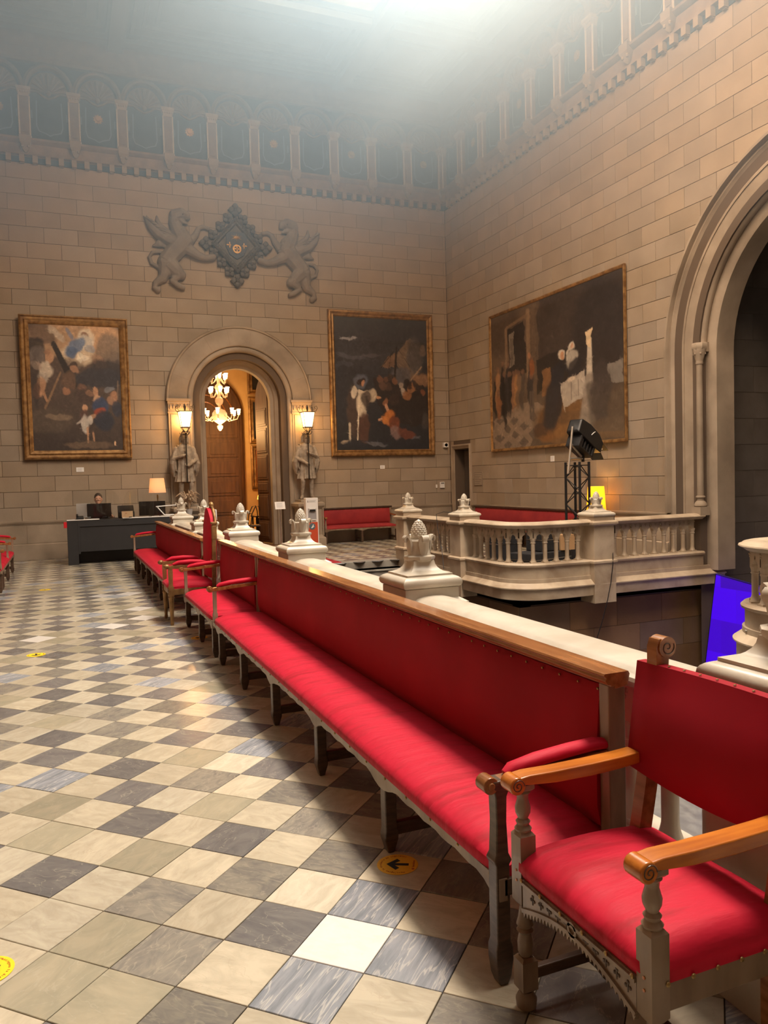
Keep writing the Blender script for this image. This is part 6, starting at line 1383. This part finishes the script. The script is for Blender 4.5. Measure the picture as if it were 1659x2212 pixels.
for k in range(3): a = 2*PI*k/3; q.tube([(0, 0, 1.28), (.15*math.cos(a), .15*math.sin(a), 1.31)], .003, 5)
q.tube([(0, 0, 1.1), (0, 0, 1.28)], .004, 5); q.build('lamp_stand', brass, yl, smooth=40)
point('yellow_lamp_bulb', (9.36, 12.22, 1.2), 11, (1, .58, .22), .05)
q = MB(); q.tube([(7.05, 15.7, .0), (7.05, 15.7, .80), (7.0, 15.7, .84)], .02, 8); q.tube([(7.0, 15.7, .84), (6.93, 15.68, .72), (6.90, 15.66, .45), (6.9, 15.66, 0)], .016, 8); tag(q.build('handrail', chrome, smooth=50), 'short steel handrail hoop in front of the long back bench', 'handrail')
def case(label, x, y, w_, d_, h_, z=0, rz=0, m=None):
    t = thing('equipment_case', label, 'case', (x, y, z), rz); q = MB(); q.box(-w_/2, w_/2, -d_/2, d_/2, .0, h_); q.build('case_body', m or blackfab, t, bevel=.015)
    q = MB()
    for sx in (-1, 1):
        for sy in (-1, 1): q.box(sx*(w_/2-.015)-.012, sx*(w_/2-.015)+.012, sy*(d_/2-.015)-.012, sy*(d_/2-.015)+.012, 0, h_+.004)
    q.box(-w_/2-.003, w_/2+.003, -d_/2-.003, d_/2+.003, h_*.6, h_*.6+.015); q.build('metal_edging', chrome, t); return t
case('wide black equipment case lying low behind the middle balusters', 7.35, 11.1, 1.0, .5, .30, rz=.3)
case('tall black equipment case behind the balusters left of the truss', 7.0, 11.75, .42, .4, .66, rz=.2)
case('black equipment case stacked on the wide case behind the balusters', 7.42, 11.12, .42, .38, .30, z=.305, rz=.2)
case('small black case with an orange top beside the truss base', 7.95, 11.3, .34, .3, .62, rz=.4)
q = MB(); q.box(-.14, .14, -.1, .1, 0, .26); tag(q.build('cardboard_box', mat('cardboard', (.42, .26, .13), .8), bevel=.004, loc=(7.78, 11.02, .305)), 'small brown cardboard box on the wide case behind the balusters', 'box')
cl_ = thing('coiled_cable', 'coil of black cable on the floor behind the right balusters', 'cable', (8.9, 10.9, 0)); q = MB()
q.tube([(( .16+.004*i)*math.cos(i*.5), (.16+.004*i)*math.sin(i*.5), .015+.002*(i % 7)) for i in range(48)], .009, 6); q.build('cable_loops', black, cl_)
# cable hanging over the balustrade into the well
q = MB(); q.tube([(7.83, 10.05, .97), (7.83, 9.86, .97), (7.83, 9.79, .93), (7.82, 9.785, .6), (7.78, 9.77, .35), (7.74, 9.72, .18), (7.68, 9.70, -.1), (7.6, 9.68, -.35), (7.5, 9.70, -.7), (7.42, 9.8, -1.1), (7.35, 9.9, -2.3)], .007, 6); tag(q.build('black_cable', black), 'black cable hanging down over the balustrade by the rightmost newel', 'cable')
q = MB(); q.tube([(6.35, 12.35, .95), (6.2, 12.38, .965), (6.05, 12.36, .93), (6.04, 12.3, .7), (6.05, 12.2, .4), (6.02, 12.1, .25), (5.99, 12.0, .0)], .006, 6); tag(q.build('black_cable', black), 'thin black cable hanging over the balustrade between the two left newels', 'cable')
# added glowing panel standing in for blue light on the stairwell stone
bs = thing('blue_light_patch', 'vivid blue light on stone blocks at the right end of the stairwell, as an added glowing panel', 'screen', (9.5, 9.0, -2.35))
blue = bpy.data.materials.new('blue_light_patch'); blue.use_nodes = True; nt = blue.node_tree; b_ = nt.nodes['Principled BSDF']; b_.inputs['Base Color'].default_value = (.02, .0, .1, 1)
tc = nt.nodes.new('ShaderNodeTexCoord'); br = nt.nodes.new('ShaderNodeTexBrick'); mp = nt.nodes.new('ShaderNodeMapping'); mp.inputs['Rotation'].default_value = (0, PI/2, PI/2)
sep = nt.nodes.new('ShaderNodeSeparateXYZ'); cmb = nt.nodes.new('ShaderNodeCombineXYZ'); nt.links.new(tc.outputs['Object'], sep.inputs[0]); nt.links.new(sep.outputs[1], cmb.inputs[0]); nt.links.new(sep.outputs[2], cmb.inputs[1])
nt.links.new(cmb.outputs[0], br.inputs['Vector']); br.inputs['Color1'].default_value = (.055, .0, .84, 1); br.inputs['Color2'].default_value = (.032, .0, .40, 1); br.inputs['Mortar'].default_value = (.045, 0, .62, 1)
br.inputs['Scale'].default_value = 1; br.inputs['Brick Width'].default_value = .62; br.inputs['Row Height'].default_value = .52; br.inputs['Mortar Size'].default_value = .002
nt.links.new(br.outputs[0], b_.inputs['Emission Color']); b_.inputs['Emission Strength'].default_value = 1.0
q = MB(); q.prism([(.41, 2.29), (-.5, 2.184), (-.4, .04), (.77, .04)], lambda u, v, d: (d, u, v), -.02, .0); q.build('blue_glow', blue, bs)
q = MB(); q.sweep([(.41, 2.29), (-.5, 2.184), (-.4, .04), (.77, .04)], [(0, -.025), (0, .03), (.012, .03), (.012, -.025)], lambda u, v, d: (d, u, v), closed=True); q.build('patch_edge', black, bs)
# ================================================================= FLOOR STICKERS
yel = mat('yellow_sticker', (.86, .62, .02), .45); yel_shaded = mat('shaded_yellow_sticker', (.78, .42, .03), .45); prt = mat('sticker_print', (.02, .02, .025), .5); redp = mat('sticker_red_print', (.42, .10, .03), .5)  # the darker yellow carries the shade under the benches in its colour
def text_mesh(s, size, m):
    cu = bpy.data.curves.new('txt', 'FONT'); cu.body = s; cu.size = size; cu.align_x = 'CENTER'; cu.extrude = .0004; ob = bpy.data.objects.new('txt', cu); COL.objects.link(ob)
    dg = bpy.context.evaluated_depsgraph_get(); me = bpy.data.meshes.new_from_object(ob.evaluated_get(dg)); bpy.data.objects.remove(ob); me.materials.clear(); me.materials.append(m); return me
def sticker(label, x, y, rz, m=yel):
    t = thing('floor_sticker', label, 'sticker', (x, y, .001), rz); q = MB(); q.lathe([(.085, 0), (.085, .001)], n=40); q.build('disc', m, t)
    q = MB(); k = .046; q.prism([(0, k), (k, k*.1), (k*.62, -k*.2), (k*.2, k*.25), (k*.2, -k), (-k*.2, -k), (-k*.2, k*.25), (-k*.62, -k*.2), (-k, k*.1)], XYZ, .001, .0016); q.build('black_arrow', prt, t)
    s = 'Mantingueu la distància de seguretat'; n = len(s)
    for i, c in enumerate(s):
        if c == ' ': continue
        a = math.radians(205)-math.radians(230)*i/(n-1); key = (c, m.name)
        if key not in TXT: TXT[key] = text_mesh(c, .014, redp)
        inst('letter', TXT[key], t, (.066*math.cos(a), .066*math.sin(a), .0014), (0, 0, a-PI/2))
    inst('printed_word', text_mesh('barcelona', .014, redp), t, (.008, -.070, .0014)); q = MB(); q.lathe([(.006, .001), (.006, .0016)], (-.034, -.066, 0), 10); q.build('round_crest', redp, t)
TXT = {}
sticker('yellow round arrow sticker under the long bench, bench shade put into its colour', 1.215, 2.925, math.radians(62), yel_shaded)
sticker('bright yellow round arrow sticker cut by the left edge, nearest the camera', -.30, 2.85, math.radians(-150))
sticker('yellow round arrow sticker on the open floor, second from the camera', -.30, 8.12, PI)
sticker('yellow round arrow sticker on the open floor nearest the desk', -.32, 13.2, PI)
sticker('yellow round arrow sticker under the short bench, bench shade put into its colour', 1.24, 8.15, math.radians(60), yel_shaded)
# ================================================================= HAZE
hz = bpy.data.materials.new('haze'); hz.use_nodes = True; nt = hz.node_tree; nt.nodes.remove(nt.nodes['Principled BSDF'])
vs_ = nt.nodes.new('ShaderNodeVolumeScatter'); vs_.inputs['Color'].default_value = (.47, .73, 1, 1); vs_.inputs['Density'].default_value = HAZE; vs_.inputs['Anisotropy'].default_value = .15
nt.links.new(vs_.outputs[0], nt.nodes['Material Output'].inputs['Volume'])
q = MB(); q.box(XL+.02, XR-.35, YF+.02, YB-.4, 5.0, CZ-.35); o = q.build('haze', hz, kind='stuff'); o['label'] = 'thin blue-white haze filling the upper half of the hall'; o['category'] = 'haze'
hz2 = hz.copy(); hz2.name = 'dense_haze'; hz2.node_tree.nodes['Volume Scatter'].inputs['Density'].default_value = HAZE2
q = MB(); q.box(XL+.04, XR-.38, YF+.04, YB-.45, 8.0, CZ-.37); o = q.build('haze', hz2, kind='stuff'); o['label'] = 'denser blue-white haze just under the ceiling'; o['category'] = 'haze'
hz3 = hz.copy(); hz3.name = 'drifting_haze'; hz3.node_tree.nodes['Volume Scatter'].inputs['Density'].default_value = HAZE3
q = MB(); q.box(4.9, XR-.42, 3.0, 14.5, 7.2, CZ-.40); o = q.build('haze', hz3, kind='stuff'); o['label'] = 'thicker drift of haze at the top right beneath the frieze of the right wall'; o['category'] = 'haze'
